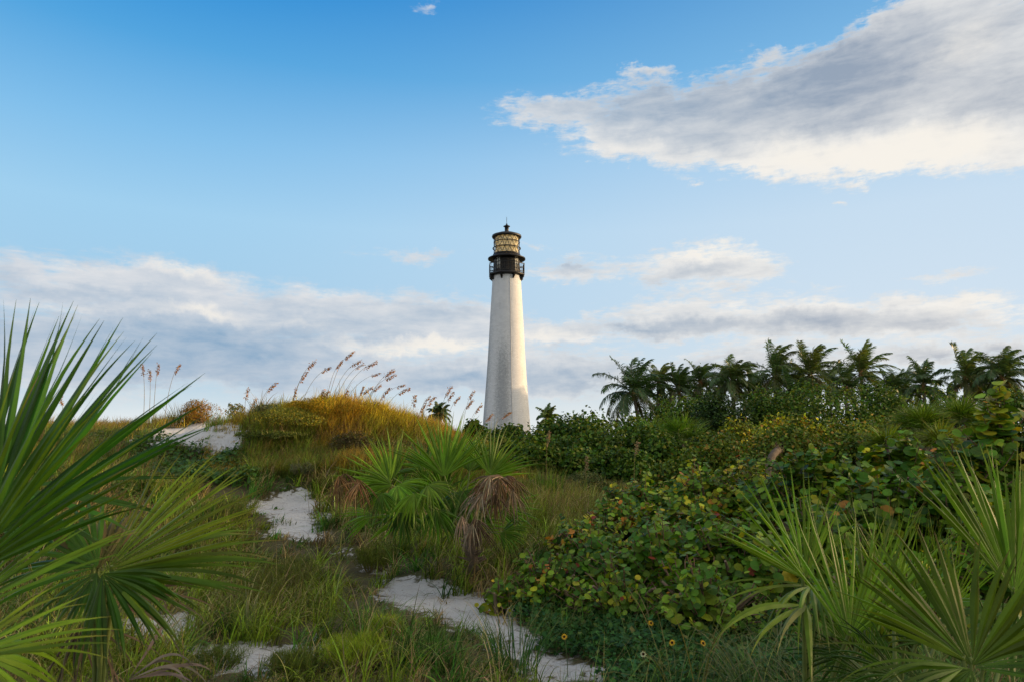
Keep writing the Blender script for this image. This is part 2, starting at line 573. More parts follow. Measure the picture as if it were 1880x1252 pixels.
def vnoise(x, y, s, seed):
    """value noise, smooth, vectorised"""
    x = np.asarray(x, float) / s + seed * 17.3
    y = np.asarray(y, float) / s + seed * 5.1
    xi, yi = np.floor(x), np.floor(y)
    fx, fy = x - xi, y - yi
    fx = fx * fx * (3 - 2 * fx)
    fy = fy * fy * (3 - 2 * fy)

    def h(a, b):
        v = np.sin(a * 127.1 + b * 311.7 + seed * 3.7) * 43758.5453
        return v - np.floor(v)
    return (h(xi, yi) * (1 - fx) + h(xi + 1, yi) * fx) * (1 - fy) + (h(xi, yi + 1) * (1 - fx) + h(xi + 1, yi + 1) * fx) * fy


def height(x, y, fine=True):
    x = np.asarray(x, float)
    y = np.asarray(y, float)
    sh = x.shape
    xf, yf = x.ravel(), y.ravel()
    out = np.empty(len(xf))
    for i in range(0, len(xf), 20000):
        X, Y = xf[i:i + 20000, None], yf[i:i + 20000, None]
        d2 = (X - cps[:, 0]) ** 2 + (Y - cps[:, 1]) ** 2
        w = 1 / (d2 + 0.35 + 0.0006 * (X * X + Y * Y)) ** 1.9
        out[i:i + 20000] = (w * cps[:, 2]).sum(1) / w.sum(1)
    z = out.reshape(sh)
    if fine:
        r = np.sqrt(x * x + y * y)
        k = np.clip((60 - r) / 40, 0, 1)
        z = z + k * (0.10 * (vnoise(x, y, 1.7, 1) - .5) + 0.065 * (vnoise(x, y, 0.55, 2) - .5) + 0.034 * (vnoise(x, y, 0.27, 3) - .5))
    return z


def gz(x, y):
    return float(height(np.array([x]), np.array([y]))[0])


def ground(px, Y):
    """ground point on the column px of the photograph, Y metres ahead"""
    x = pix(px, 800, Y)[0]
    return np.array([x, Y, gz(x, Y)])


def axis_list(lo, hi, step, far, growth=1.18):
    a = list(np.arange(lo, hi + 1e-6, step))
    s = step
    while a[-1] < far:
        s *= growth
        a.append(a[-1] + s)
    s = step
    while a[0] > -far:
        s *= growth
        a.insert(0, a[0] - s)
    return np.array(a)


SAND = [
    [(588, 996), (640, 1008), (690, 1058), (655, 1064)],
    [(665, 1062), (720, 1056), (790, 1070), (860, 1092), (945, 1105), (965, 1165), (1010, 1205), (1140, 1238), (1180, 1262), (985, 1262), (925, 1205), (850, 1165), (780, 1130), (700, 1095)],
    [(385, 1185), (470, 1178), (560, 1190), (640, 1160), (660, 1185), (560, 1222), (480, 1240), (380, 1245), (340, 1215)],
    [(462, 922), (500, 906), (550, 903), (592, 918), (606, 944), (570, 956), (586, 978), (520, 992), (470, 984), (485, 955), (452, 945)],
    [(285, 792), (340, 775), (440, 757), (462, 775), (450, 812), (430, 838), (370, 822), (290, 812), (240, 806)],
    [(1015, 922), (1062, 928), (1058, 948), (1000, 948)],
    [(240, 1120), (330, 1130), (380, 1160), (350, 1200), (250, 1180)],
]
SAND_DARK = [(600, 985), (665, 1062), (700, 1095), (560, 1000)]


def inside(px, py, poly):
    px = np.asarray(px)
    py = np.asarray(py)
    r = np.zeros(px.shape, bool)
    n = len(poly)
    for i in range(n):
        x1, y1 = poly[i]
        x2, y2 = poly[(i + 1) % n]
        c = ((y1 > py) != (y2 > py)) & (px < (x2 - x1) * (py - y1) / ((y2 - y1) if y2 != y1 else 1e-9) + x1)
        r ^= c
    return r


def on_sand(x, y, z):
    px, py, dep = proj(np.stack([x, y, z], -1))
    px = px + 42 * (vnoise(x, y, 0.35, 5) - .5) * 2
    py = py + 13 * (vnoise(x, y, 0.3, 6) - .5) * 2
    r = np.zeros(np.shape(x), bool)
    for p_ in SAND:
        r |= inside(px, py, p_)
    return r & (y > 1.0) & (y < 26)


xs = axis_list(-15, 13, 0.11, 3500)
ys = axis_list(2.0, 25, 0.11, 3500)
GX, GY = np.meshgrid(xs, ys, indexing='ij')
GZ = height(GX, GY)
GZ = np.where(np.hypot(GX, GY) > 300, -0.5 - 1.0 * np.clip((np.hypot(GX, GY) - 300) / 1500, 0, 1), GZ)
gv = np.stack([GX, GY, GZ], -1).reshape(-1, 3)
gf = strip_faces(len(xs), len(ys))[:, ::-1]
fc = gv[gf].mean(1)
isand = on_sand(fc[:, 0], fc[:, 1], fc[:, 2])


def sand_material():
    m = bpy.data.materials.new('pale_sand')
    m.use_nodes = True
    t = m.node_tree
    t.nodes.clear()
    B = NB(t)
    pos = B.n('ShaderNodeNewGeometry').outputs['Position']
    a = B.noise(pos, 1.3, 6, 0.6)
    b = B.noise(pos, 60, 4, 0.7)
    c = B.noise(pos, 9, 5, 0.65, 0.6)
    tint = B.n('ShaderNodeAttribute', attribute_name='tint').outputs[0]
    sand = B.mix(a, (0.42, 0.41, 0.40), (0.56, 0.55, 0.54))
    sand = B.mix(1.0, sand, B.ramp(b, [(0.3, 0.85), (0.6, 1.0), (0.8, 1.1)]), 'MULTIPLY')
    sand = B.mix(B.rng(c, 0.60, 0.70, 0, 0.6), sand, (0.20, 0.16, 0.12))
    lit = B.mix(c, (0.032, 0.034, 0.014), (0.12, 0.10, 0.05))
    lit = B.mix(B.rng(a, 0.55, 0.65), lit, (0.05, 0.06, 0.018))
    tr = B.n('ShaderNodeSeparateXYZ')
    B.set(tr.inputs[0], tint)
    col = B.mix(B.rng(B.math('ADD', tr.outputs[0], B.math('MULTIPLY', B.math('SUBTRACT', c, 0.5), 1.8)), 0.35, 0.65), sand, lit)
    pb = B.n('ShaderNodeBsdfPrincipled')
    B.set(pb.inputs['Base Color'], col)
    pb.inputs['Roughness'].default_value = 0.95
    pb.inputs['Specular IOR Level'].default_value = 0.15
    bp = B.n('ShaderNodeBump')
    bp.inputs['Strength'].default_value = 0.9
    bp.inputs['Distance'].default_value = 0.06
    h = B.math('ADD', B.math('MULTIPLY', B.noise(pos, 5, 5, 0.6, 0.5), 1.0), B.math('MULTIPLY', B.noise(pos, 28, 4, 0.7), 0.35))
    B.set(bp.inputs['Height'], h)
    t.links.new(bp.outputs[0], pb.inputs['Normal'])
    ou = B.n('ShaderNodeOutputMaterial')
    t.links.new(pb.outputs[0], ou.inputs[0])
    return m


M_SAND = sand_material()
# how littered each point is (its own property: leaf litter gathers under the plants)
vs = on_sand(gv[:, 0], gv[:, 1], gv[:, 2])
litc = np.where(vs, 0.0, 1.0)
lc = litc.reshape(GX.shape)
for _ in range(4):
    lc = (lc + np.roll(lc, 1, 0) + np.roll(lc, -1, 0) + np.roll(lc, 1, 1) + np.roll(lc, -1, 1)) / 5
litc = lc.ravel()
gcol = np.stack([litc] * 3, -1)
g = Geo(); g.add(gv, gf[~isand], gcol)
tag(g.build('ground', M_SAND, smooth=True), kind='structure')
used = np.unique(gf[isand])
re_ = np.full(len(gv), -1); re_[used] = np.arange(len(used))
g = Geo(); g.add(gv[used], re_[gf[isand]], gcol[used])
tag(g.build('sand_path', M_SAND, smooth=True), kind='structure')

# ------------------------------------------------------------------ lighthouse
TY = 90.0
TC = pix(930, 700, TY)[:2]
BLK = (0.012, 0.012, 0.014)


def tz(py):
    return pix(930, py, TY)[2]


def tr_(py, half):
    z = tz(py)
    dep = TY * cP + (z - EYE[2]) * sP
    return half / F * dep


def pr(py, half):
    return (tr_(py, half), tz(py))


def tower_material():
    m = bpy.data.materials.new('whitewashed_brick')
    m.use_nodes = True
    t = m.node_tree
    t.nodes.clear()
    B = NB(t)
    tcn = B.n('ShaderNodeTexCoord').outputs['Object']
    sp = B.n('ShaderNodeSeparateXYZ')
    B.set(sp.inputs[0], tcn)
    ang = B.math('ARCTAN2', sp.outputs[1], sp.outputs[0])
    cb = B.n('ShaderNodeCombineXYZ')
    B.set(cb.inputs[0], B.math('MULTIPLY', ang, 2.6))
    B.set(cb.inputs[1], sp.outputs[2])
    vec = cb.outputs[0]
    br = B.n('ShaderNodeTexBrick')
    B.set(br.inputs['Vector'], vec)
    br.inputs['Scale'].default_value = 1.0
    br.inputs['Brick Width'].default_value = 0.42
    br.inputs['Row Height'].default_value = 0.15
    br.inputs['Mortar Size'].default_value = 0.018
    br.inputs['Color1'].default_value = (1, 1, 1, 1)
    br.inputs['Color2'].default_value = (0.86, 0.86, 0.86, 1)
    br.inputs['Mortar'].default_value = (0.72, 0.72, 0.72, 1)
    mp = B.n('ShaderNodeMapping')
    B.set(mp.inputs[0], vec)
    mp.inputs['Scale'].default_value = (1.6, 0.22, 1)
    streak = B.noise(mp.outputs[0], 1.6, 7, 0.65)
    patch = B.noise(vec, 0.45, 4, 0.55)
    grime = B.noise(vec, 3.5, 6, 0.7)
    speck = B.noise(vec, 9.0, 5, 0.75)
    base = B.mix(patch, (0.54, 0.555, 0.59), (0.73, 0.73, 0.735))
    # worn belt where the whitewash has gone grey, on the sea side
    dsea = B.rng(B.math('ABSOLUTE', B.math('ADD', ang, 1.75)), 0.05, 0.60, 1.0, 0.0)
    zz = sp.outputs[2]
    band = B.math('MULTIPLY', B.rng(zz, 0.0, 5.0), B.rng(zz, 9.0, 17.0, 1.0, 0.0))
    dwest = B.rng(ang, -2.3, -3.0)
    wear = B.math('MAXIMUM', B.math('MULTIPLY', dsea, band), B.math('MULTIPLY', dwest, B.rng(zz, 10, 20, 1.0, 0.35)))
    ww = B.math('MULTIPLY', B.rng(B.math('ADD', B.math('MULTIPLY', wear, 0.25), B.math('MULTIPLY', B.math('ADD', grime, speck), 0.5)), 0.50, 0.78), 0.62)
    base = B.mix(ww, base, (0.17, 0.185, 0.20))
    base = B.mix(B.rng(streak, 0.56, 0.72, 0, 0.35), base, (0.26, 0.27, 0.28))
    base = B.mix(0.8, base, br.outputs[0], 'MULTIPLY')
    pb = B.n('ShaderNodeBsdfPrincipled')
    B.set(pb.inputs['Base Color'], base)
    pb.inputs['Roughness'].default_value = 0.8
    bp = B.n('ShaderNodeBump')
    bp.inputs['Strength'].default_value = 0.35
    bp.inputs['Distance'].default_value = 0.03
    B.set(bp.inputs['Height'], B.math('ADD', br.outputs[0], B.math('MULTIPLY', grime, 1.5)))
    t.links.new(bp.outputs[0], pb.inputs['Normal'])
    ou = B.n('ShaderNodeOutputMaterial')
    t.links.new(pb.outputs[0], ou.inputs[0])
    return m


def simple(name, col, rough=0.5, metal=0.0, transl=0.0, trans=0.0, nz=0.15, scale=3.0, alpha=1.0):
    m = bpy.data.materials.new(name)
    m.use_nodes = True
    t = m.node_tree
    t.nodes.clear()
    B = NB(t)
    pos = B.n('ShaderNodeNewGeometry').outputs['Position']
    c = B.mix(1.0, col, B.ramp(B.noise(pos, scale, 4, 0.6), [(0.3, 1 - nz), (0.7, 1 + nz)]), 'MULTIPLY')
    pb = B.n('ShaderNodeBsdfPrincipled')
    B.set(pb.inputs['Base Color'], c)
    pb.inputs['Roughness'].default_value = rough
    pb.inputs['Metallic'].default_value = metal
    pb.inputs['Alpha'].default_value = alpha
    pb.inputs['Transmission Weight'].default_value = trans
    sh = pb.outputs[0]
    if transl:
        tr = B.n('ShaderNodeBsdfTranslucent')
        B.set(tr.inputs[0], c)
        mx = B.n('ShaderNodeMixShader')
        mx.inputs[0].default_value = transl
        t.links.new(sh, mx.inputs[1])
        t.links.new(tr.outputs[0], mx.inputs[2])
        sh = mx.outputs[0]
    ou = B.n('ShaderNodeOutputMaterial')
    t.links.new(sh, ou.inputs[0])
    return m


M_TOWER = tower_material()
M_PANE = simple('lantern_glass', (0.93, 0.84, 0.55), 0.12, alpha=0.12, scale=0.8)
M_AMBER_GLOW = simple('amber_glow_drum', (1.0, 0.90, 0.62), 0.6, transl=0.6, scale=1.2, nz=0.25)  # added drum, its amber imitating sun and sky shining through the glass
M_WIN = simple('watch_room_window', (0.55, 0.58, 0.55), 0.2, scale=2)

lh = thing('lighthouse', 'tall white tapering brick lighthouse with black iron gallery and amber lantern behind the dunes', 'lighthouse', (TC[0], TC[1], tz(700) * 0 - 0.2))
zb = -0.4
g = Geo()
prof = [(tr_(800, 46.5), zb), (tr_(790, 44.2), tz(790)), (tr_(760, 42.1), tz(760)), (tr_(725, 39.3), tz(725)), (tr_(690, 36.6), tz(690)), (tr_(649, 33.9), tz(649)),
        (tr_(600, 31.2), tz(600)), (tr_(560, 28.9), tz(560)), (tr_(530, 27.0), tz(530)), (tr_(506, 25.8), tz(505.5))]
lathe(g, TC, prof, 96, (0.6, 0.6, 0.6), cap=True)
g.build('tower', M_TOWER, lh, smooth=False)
for pl in lh.children[0].data.polygons:
    pl.use_smooth = len(pl.vertices) == 4
# gallery: eight-sided deck on brackets
ROT = math.radians(22.5 + 4)
g = Geo()
rd = tr_(505, 34.5)
lathe(g, TC, [(tr_(508, 25), tz(509.5)), (rd * 0.93, tz(508.6)), (rd, tz(507.5)), (rd, tz(504.5)), (rd * 0.3, tz(504.2))], 8, BLK, ROT)
g.build('gallery_deck', M_METAL, lh)
for k in range(8):
    a = ROT + k * math.pi / 4
    g = Geo()
    d = np.array([math.cos(a), math.sin(a), 0]); s = np.array([-d[1], d[0], 0])
    r0 = tr_(512, 26.0) - 0.12
    z1, z0 = tz(508.8), tz(516.5)
    A = np.array([TC[0], TC[1], 0])
    pts = [(r0, z0), (r0 + .22, z0 + .02), (rd * .97, z1 - .12), (rd * .97, z1), (r0, z1)]
    V = np.array([A + d * r + s * w + np.array([0, 0, z]) for w in (-.09, .09) for r, z in pts])
    g.add(V, [[0, 1, 2, 3, 4], [9, 8, 7, 6, 5]], BLK)
    g.add(V, [[i, i + 5, (i + 1) % 5 + 5, (i + 1) % 5] for i in range(5)], BLK)
    g.build('bracket', M_METAL, lh)
rr = rd * 0.975
zr0, zr1 = tz(504.3), tz(487.2)
crn = [np.array([TC[0] + rr * math.cos(ROT + k * math.pi / 4), TC[1] + rr * math.sin(ROT + k * math.pi / 4), 0]) for k in range(8)]
for k in range(8):
    A, Bq = crn[k], crn[(k + 1) % 8]
    g = Geo()
    up = np.array([0, 0, 1.0])
    for z, w in ((zr1, .07), (zr0 + .18, .05), ((zr0 + zr1) / 2 + .1, .035)):
        tube(g, [A + up * z, Bq + up * z], w, BLK, 5)
    for q in np.linspace(0, 1, 8)[1:-1]:
        tube(g, [A + (Bq - A) * q + up * zr0, A + (Bq - A) * q + up * zr1], .022, BLK, 4)
    tube(g, [A + up * zr0, A + up * (zr1 + .08)], .06, BLK, 6)
    g.build('railing', M_METAL, lh)
# watch room
g = Geo()
rw = tr_(490, 23.8)
lathe(g, TC, [(rw, tz(504.3)), (rw, tz(478)), (rw * 1.03, tz(476.5))], 12, BLK, 0.1)
for k in range(12):
    a = 0.1 + k * math.pi / 6
    tube(g, [(TC[0] + rw * math.cos(a), TC[1] + rw * math.sin(a), z) for z in (tz(504.3), tz(478))], .028, BLK, 5)
w_room = g.build('watch_room', M_METAL, lh)
for k in range(12):
    a = 0.1 + (k + .5) * math.pi / 6
    if k % 3 != 1:
        continue
    rc = rw * math.cos(math.pi / 12) + .02
    d = np.array([math.cos(a), math.sin(a), 0]); s = np.array([-d[1], d[0], 0])
    g = Geo()
    for sx in (-.16, .16):
        boxg(g, np.array([TC[0], TC[1], tz(487)]) + d * rc + s * sx, [d, s, [0, 0, 1]], (.04, .2, 1.5), (0.5, 0.52, 0.5))
    g.build('window', M_WIN, w_room)
# hood over the watch room = lantern gallery
g = Geo()
rh = tr_(476, 34.4)
zh = tz(475.8)
lathe(g, TC, [(tr_(470, 23.8), tz(468.5)), (rh * .86, zh + .16), (rh, zh + .02), (rh, zh - .12), (rh * .86, zh - .10), (rw * .98, tz(478.6))], 48, BLK)
g.build('lantern_gallery', M_METAL, lh, smooth=False)
# lantern
rl = tr_(455, 23.2)
z0l, z1l = tz(468.8), tz(436.6)
g = Geo(); lathe(g, TC, [(rl, z0l), (rl, z1l)], 16, (1, 1, 1), 0.05)
lantern = g.build('lantern', M_PANE, lh)
g = Geo()
NL = 16
zl = [z0l, z0l + (z1l - z0l) * .36, z0l + (z1l - z0l) * .70, z1l]
rl2 = rl + .03
for t_ in range(3):
    for k in range(NL):
        for dk in (-.5, .5):
            a0 = 0.05 + 2 * math.pi * (k + (.5 if t_ % 2 else 0)) / NL
            a1 = a0 + 2 * math.pi * dk / NL
            tube(g, [(TC[0] + rl2 * math.cos(a0), TC[1] + rl2 * math.sin(a0), zl[t_]), (TC[0] + rl2 * math.cos(a1), TC[1] + rl2 * math.sin(a1), zl[t_ + 1])], .028, BLK, 5)
g.build('glazing_bars', M_METAL, lantern)
for z, r, w in ((zl[0], rl + .05, .10), (zl[1], rl + .14, .075), (zl[2], rl + .03, .055)):
    g = Geo()
    an = np.linspace(0, 2 * np.pi, 65)
    tube(g, np.stack([TC[0] + r * np.cos(an), TC[1] + r * np.sin(an), np.full(65, z)], 1), w, BLK, 6, cap=False)
    g.build('ring', M_METAL, lantern)
g = Geo(); lathe(g, TC, [(rl * .90, z0l), (rl * .90, z1l)], 40, (1, 1, 1))
g.build('amber_glow_drum', M_AMBER_GLOW, lh, smooth=True)
# roof
g = Geo()
rf = tr_(436, 27.3); zf = tz(435.8)
lathe(g, TC, [(rl * .5, zf - .02), (rf * .96, zf - .15), (rf, zf), (rf * .985, zf + .16), (rf * .9, zf + .22), (rf * .6, zf + .46), (rf * .3, zf + .62), (tr_(427, 4.5), tz(427.5))], 48, (0.03, 0.03, 0.033))
g.build('roof', M_METAL, lh, smooth=False)
g = Geo()
lathe(g, TC, [(tr_(425, 4.6), tz(428.2)), (tr_(425, 3.8), tz(426)), (tr_(425, 3.7), tz(417.5)), (tr_(416, 6.2), tz(416.8)), (tr_(416, 6.2), tz(416.1)), (tr_(415, 3.0), tz(414.6)),
              (tr_(412, 1.4), tz(413)), (tr_(412, 1.5), tz(412.2)), (0.03, tz(410.6))], 24, BLK, cap=True)
vent = g.build('ventilator', M_METAL, lh)
g = Geo(); tube(g, [(TC[0], TC[1], tz(411.5)), (TC[0], TC[1], tz(399))], .03, BLK, 5)
g.build('lightning_rod', M_METAL, lh)
g = Geo()
ac = math.radians(-90 + 14)
pts = [(TC[0] + (r + .03) * math.cos(ac), TC[1] + (r + .03) * math.sin(ac), z) for r, z in prof]
tube(g, pts, .035, (0.45, 0.45, 0.45), 4)
g.build('cable', M_STEM, lh)

# ------------------------------------------------------------------ plant builders
UP = np.array([0, 0, 1.0])


def blades(g, base, head, length, width, lean, droop, color, seg=4, twist=None, tipc=None):
    """curved tapering grass blades, one per row of base"""
    N = len(base)
    t = np.linspace(0, 1, seg + 1)
    th = lean[:, None] + droop[:, None] * t[None] ** 1.4
    ds = length[:, None] / seg
    hx = np.concatenate([np.zeros((N, 1)), np.cumsum(np.sin((th[:, 1:] + th[:, :-1]) / 2) * ds, 1)], 1)
    hz = np.concatenate([np.zeros((N, 1)), np.cumsum(np.cos((th[:, 1:] + th[:, :-1]) / 2) * ds, 1)], 1)
    h = np.stack([np.cos(head), np.sin(head), np.zeros(N)], 1)
    C = base[:, None] + hx[..., None] * h[:, None] + hz[..., None] * UP
    sa = head + np.pi / 2 + (rng.uniform(-.9, .9, N) if twist is None else twist)
    s = np.stack([np.cos(sa), np.sin(sa), rng.uniform(-.3, .3, N)], 1)
    w = width[:, None] * np.clip(1 - t ** 2.2, 0.04, 1)[None] * 0.5
    V = np.stack([C - s[:, None] * w[..., None], C + s[:, None] * w[..., None]], 2).reshape(N, -1, 3)
    f = many(strip_faces(seg + 1, 2), 2 * (seg + 1), N)
    c = np.repeat(color[:, None], 2 * (seg + 1), 1)
    if tipc is not None:
        k = np.repeat(np.clip((t - .55) / .45, 0, 1), 2)[None, :, None] * tipc
        c = c * (1 - k) + np.array([0.28, 0.19, 0.08]) * k
    g.add(V.reshape(-1, 3), f, c.reshape(-1, 3))
    return C


def fan(g, hub, axis, normal, L, half=100, nseg=30, fuse=.42, droop=.25, col=(0.05, 0.11, 0.02), wf=1.0, cup=.25, ragged=.12, split=.25, dead=False, tipc=(0.20, 0.14, 0.05), rows=9, curl=0.0, jit=1.0):
    """a palmetto fan: pleated segments joined near the hub, free and tapering beyond"""
    m = unit(axis)
    n = unit(normal - m * np.dot(normal, m))
    s = np.cross(m, n)
    a = np.radians(np.linspace(-half, half, nseg)) + rng.normal(0, math.radians(1.0 + 6 * (1 if dead else 0)), nseg)
    da = math.radians(2 * half / (nseg - 1))
    Ls = L * (0.70 + 0.30 * np.cos(a * 0.75)) * (1 + ragged * rng.uniform(-1, .6, nseg))
    d = np.cos(a)[:, None] * m + np.sin(a)[:, None] * s + n * (cup * (np.abs(a) / math.pi) ** 1.0 * rng.uniform(.6, 1.3, nseg))[:, None]
    d += n * rng.normal(0, .05 + .25 * dead, nseg)[:, None]
    d = unit(d)
    tg = unit(np.cross(np.tile(n, (nseg, 1)), d))
    nn_ = unit(np.cross(d, tg))
    r = np.linspace(0.015, 1, rows)
    dr = np.diff(r, prepend=0)
    side = rng.normal(0, .10 + .3 * dead, nseg)
    k = droop * rng.uniform(.4, 1.6, nseg)
    pos = np.tile(np.asarray(hub, float), (nseg, 1))
    C, W_, Nn = [], [], []
    for i, ri in enumerate(r):
        out_ = np.clip((ri - fuse * .6) / (1 - fuse * .6), 0, 1)
        di = unit(d - UP * (k * 2.2 * out_ ** 1.6)[:, None] + tg * (side * jit * out_)[:, None] + nn_ * (curl * out_ ** 2))
        pos = pos + di * (dr[i] * Ls)[:, None]
        C.append(pos.copy())
        wi = ri * L * math.tan(da / 2) * 1.03
        wm = fuse * L * math.tan(da / 2) * 1.05 * wf
        if ri > fuse:
            q = (ri - fuse) / (1 - fuse)
            wi = wm * (1 + .10 * math.sin(q * math.pi)) * max(0.03, (1 - q ** 1.35))
        W_.append(np.full(nseg, min(wi, wm * 1.1) if ri > fuse else wi * (wf if dead else 1)))
    C = np.stack(C, 1); W_ = np.stack(W_, 1)
    foldh = W_ * (.55 + .5 * dead) * (1 + 0.8 * np.clip((r - fuse) / (1 - fuse), 0, 1))[None]
    tgr = tg[:, None]
    mid = C + nn_[:, None] * foldh[..., None] * .5
    lf = C - tgr * W_[..., None] * .86 - nn_[:, None] * foldh[..., None] * .5
    rt = C + tgr * W_[..., None] * .86 - nn_[:, None] * foldh[..., None] * .5
    inner = (r <= fuse)
    lf[:, inner] = (C - tgr * W_[..., None] - nn_[:, None] * foldh[..., None] * .5)[:, inner]
    rt[:, inner] = (C + tgr * W_[..., None] - nn_[:, None] * foldh[..., None] * .5)[:, inner]
    sp_ = (np.clip((r - .70) / .30, 0, 1) ** 1.3)[None, :, None] * (rng.random(nseg) * (rng.random(nseg) < .65) * split * .16 * L)[:, None, None]
    V = np.stack([lf - tgr * sp_, mid - tgr * sp_, mid + tgr * sp_, rt + tgr * sp_], 2)
    c = vary(np.array(col) * (np.ones(3) if dead else np.array([1.7, 1.6, .6])), nseg, .10, .40)[:, None, None, :] * np.ones((1, rows, 4, 1))
    pale = np.clip(1 - r / .5, 0, 1)[None, :, None, None] * .25
    c = c * (1 - pale) + np.array([0.09, 0.16, 0.03]) * pale * (0 if dead else 1) + c * pale * (1 if dead else 0)
    if tipc is not None:
        kt = (np.clip((r - .80) / .20, 0, 1)[None, :] * rng.uniform(0, 1, nseg)[:, None])[..., None, None]
        c = c * (1 - kt) + np.array(tipc) * kt
    c[:, :, 1:3] *= 1.12
    sf = strip_faces(rows, 4)
    sf = sf[np.arange(len(sf)) % 3 != 1]
    f = many(sf, rows * 4, nseg)
    g.add(V.reshape(-1, 3), f, c.reshape(-1, 3))


def bezier(p0, p1, p2, n=9):
    t = np.linspace(0, 1, n)[:, None]
    return (1 - t) ** 2 * p0 + 2 * t * (1 - t) * p1 + t * t * p2


def frond_part(parent, base, hub, axis, normal, L, dead=False, petiole=True, name=None, pcol=None, **kw):
    """one fan leaf as a part, its stalk a sub-part"""
    g = Geo()
    fan(g, hub, axis, normal, L, dead=dead, **kw)
    o = g.build(name or ('dead_frond' if dead else 'frond'), M_DEAD if dead else M_FAN, parent)
    if petiole and base is not None:
        g2 = Geo()
        base = np.asarray(base, float); hub = np.asarray(hub, float)
        mid = (base + hub) / 2 + unit(axis) * -.0 + UP * .12 * np.linalg.norm(hub - base)
        V = bezier(base, mid, hub + unit(axis) * .02)
        tube(g2, V, np.linspace(.011, .006, len(V)) * (L / .5) ** .5, pcol or ((0.16, 0.11, 0.07) if dead else (0.13, 0.17, 0.04)), 5)
        pe = g2.build('petiole', M_STEM, parent)
        pe.parent = o
    return o


def pinnate(g, base, az_, el_, L, wind, nl=54, col=(0.035, 0.07, 0.015), grav=1.0, lw=.06, rib=(0.16, 0.15, 0.05), ll=.30, rigid=0.0):
    """coconut frond: arching rib with drooping leaflets swept by the wind"""
    seg = 14
    d = np.array([math.cos(az_) * math.cos(el_), math.sin(az_) * math.cos(el_), math.sin(el_)])
    pts = [np.array(base, float)]
    dirs = [d.copy()]
    for i in range(seg):
        t = (i + 1) / seg
        d = unit(d + (-UP * grav * .13 * (0.3 + 1.6 * t) + wind * .085 * t) * (1 - rigid))
        pts.append(pts[-1] + d * L / seg)
        dirs.append(d.copy())
    pts = np.array(pts); dirs = np.array(dirs)
    tube(g, pts, np.linspace(.045, .008, seg + 1), rib, 4, cap=False)
    t = np.linspace(.14, 1.0, nl)
    P0 = np.stack([np.interp(t, np.linspace(0, 1, seg + 1), pts[:, k]) for k in range(3)], 1)
    D0 = unit(np.stack([np.interp(t, np.linspace(0, 1, seg + 1), dirs[:, k]) for k in range(3)], 1))
    S0 = unit(np.cross(D0, UP) + 1e-6)
    N0 = np.cross(S0, D0)
    for sg in (-1, 1):
        n = nl
        ln = L * ll * np.sin(np.pi * (0.22 + 0.70 * t)) ** .7 * rng.uniform(.75, 1.1, n)
        dd = unit(S0 * sg * .85 + D0 * (.55 + .5 * t[:, None]) + N0 * rng.normal(.05, .15, (n, 1)) + wind * .15 + rng.normal(0, .08, (n, 3)))
        p = P0.copy()
        C = [p.copy()]
        for j in range(3):
            dd = unit(dd - UP * (.30 + .22 * j) * rng.uniform(.6, 1.4, (n, 1)) * grav + wind * .26)
            p = p + dd * (ln / 3)[:, None]
            C.append(p.copy())
        C = np.stack(C, 1)
        wv = np.cross(dd, N0) * .7 + D0 * .3 + UP * rng.normal(0, .35, (n, 1))
        wv = unit(wv)
        w = np.array([.6, 1.0, .8, .05]) * lw * .5
        V = np.stack([C - wv[:, None] * w[None, :, None], C + wv[:, None] * w[None, :, None]], 2)
        c = np.repeat(vary(col, n, .12, .3), 8, 0)
        g.add(V.reshape(-1, 3), many(strip_faces(4, 2), 8, n), c)


def discs(g, cen, nor, up, size, col, n=8, cup=.12, notch=.18, aspect=1.0):
    """round leaves: n-gon rims with a raised centre, (u, v) across and along the leaf"""
    N = len(cen)
    nor = unit(nor)
    up = unit(up - nor * (up * nor).sum(1, keepdims=True))
    sd = np.cross(up, nor)
    a = np.linspace(0, 2 * np.pi, n, endpoint=False) - np.pi / 2
    rim = np.ones(n); rim[0] = 1 - notch
    X = np.cos(a) * rim * aspect
    Y = np.sin(a) * rim
    wav = cup * (X ** 2) + rng.normal(0, .045, (N, n))
    S = size[:, None, None]
    R = cen[:, None] + S * (X[None, :, None] * sd[:, None] + Y[None, :, None] * up[:, None] + wav[..., None] * nor[:, None])
    V = np.concatenate([cen[:, None], R], 1)
    f = np.array([[0, 1 + i, 1 + (i + 1) % n] for i in range(n)])
    lf = np.concatenate([[[0, 0, 0]], np.stack([X, Y, np.zeros(n)], 1)])
    L = np.tile(lf[None], (N, 1, 1)); L[..., 2] = rng.random(N)[:, None]
    c = np.repeat(col[:, None], n + 1, 1)
    g.add(V.reshape(-1, 3), many(f, n + 1, N), c.reshape(-1, 3), L.reshape(-1, 3))


def kites(g, cen, nor, up, size, col, aspect=.55, fold=.18):
    """small leaves, two triangles folded along the rib"""
    N = len(cen)
    nor = unit(nor)
    up = unit(up - nor * (up * nor).sum(1, keepdims=True))
    sd = np.cross(up, nor)
    S = size[:, None]
    V = np.stack([cen, cen + S * (up * .45 + sd * aspect * .5 + nor * fold), cen + S * up, cen + S * (up * .45 - sd * aspect * .5 + nor * fold)], 1)
    f = many(np.array([[0, 1, 2], [0, 2, 3]]), 4, N)
    g.add(V.reshape(-1, 3), f, np.repeat(col, 4, 0))


GRAPE = [(0.036, 0.100, 0.008), (0.080, 0.170, 0.012), (0.125, 0.205, 0.016), (0.21, 0.26, 0.014), (0.36, 0.34, 0.02), (0.38, 0.17, 0.025), (0.26, 0.055, 0.03)]


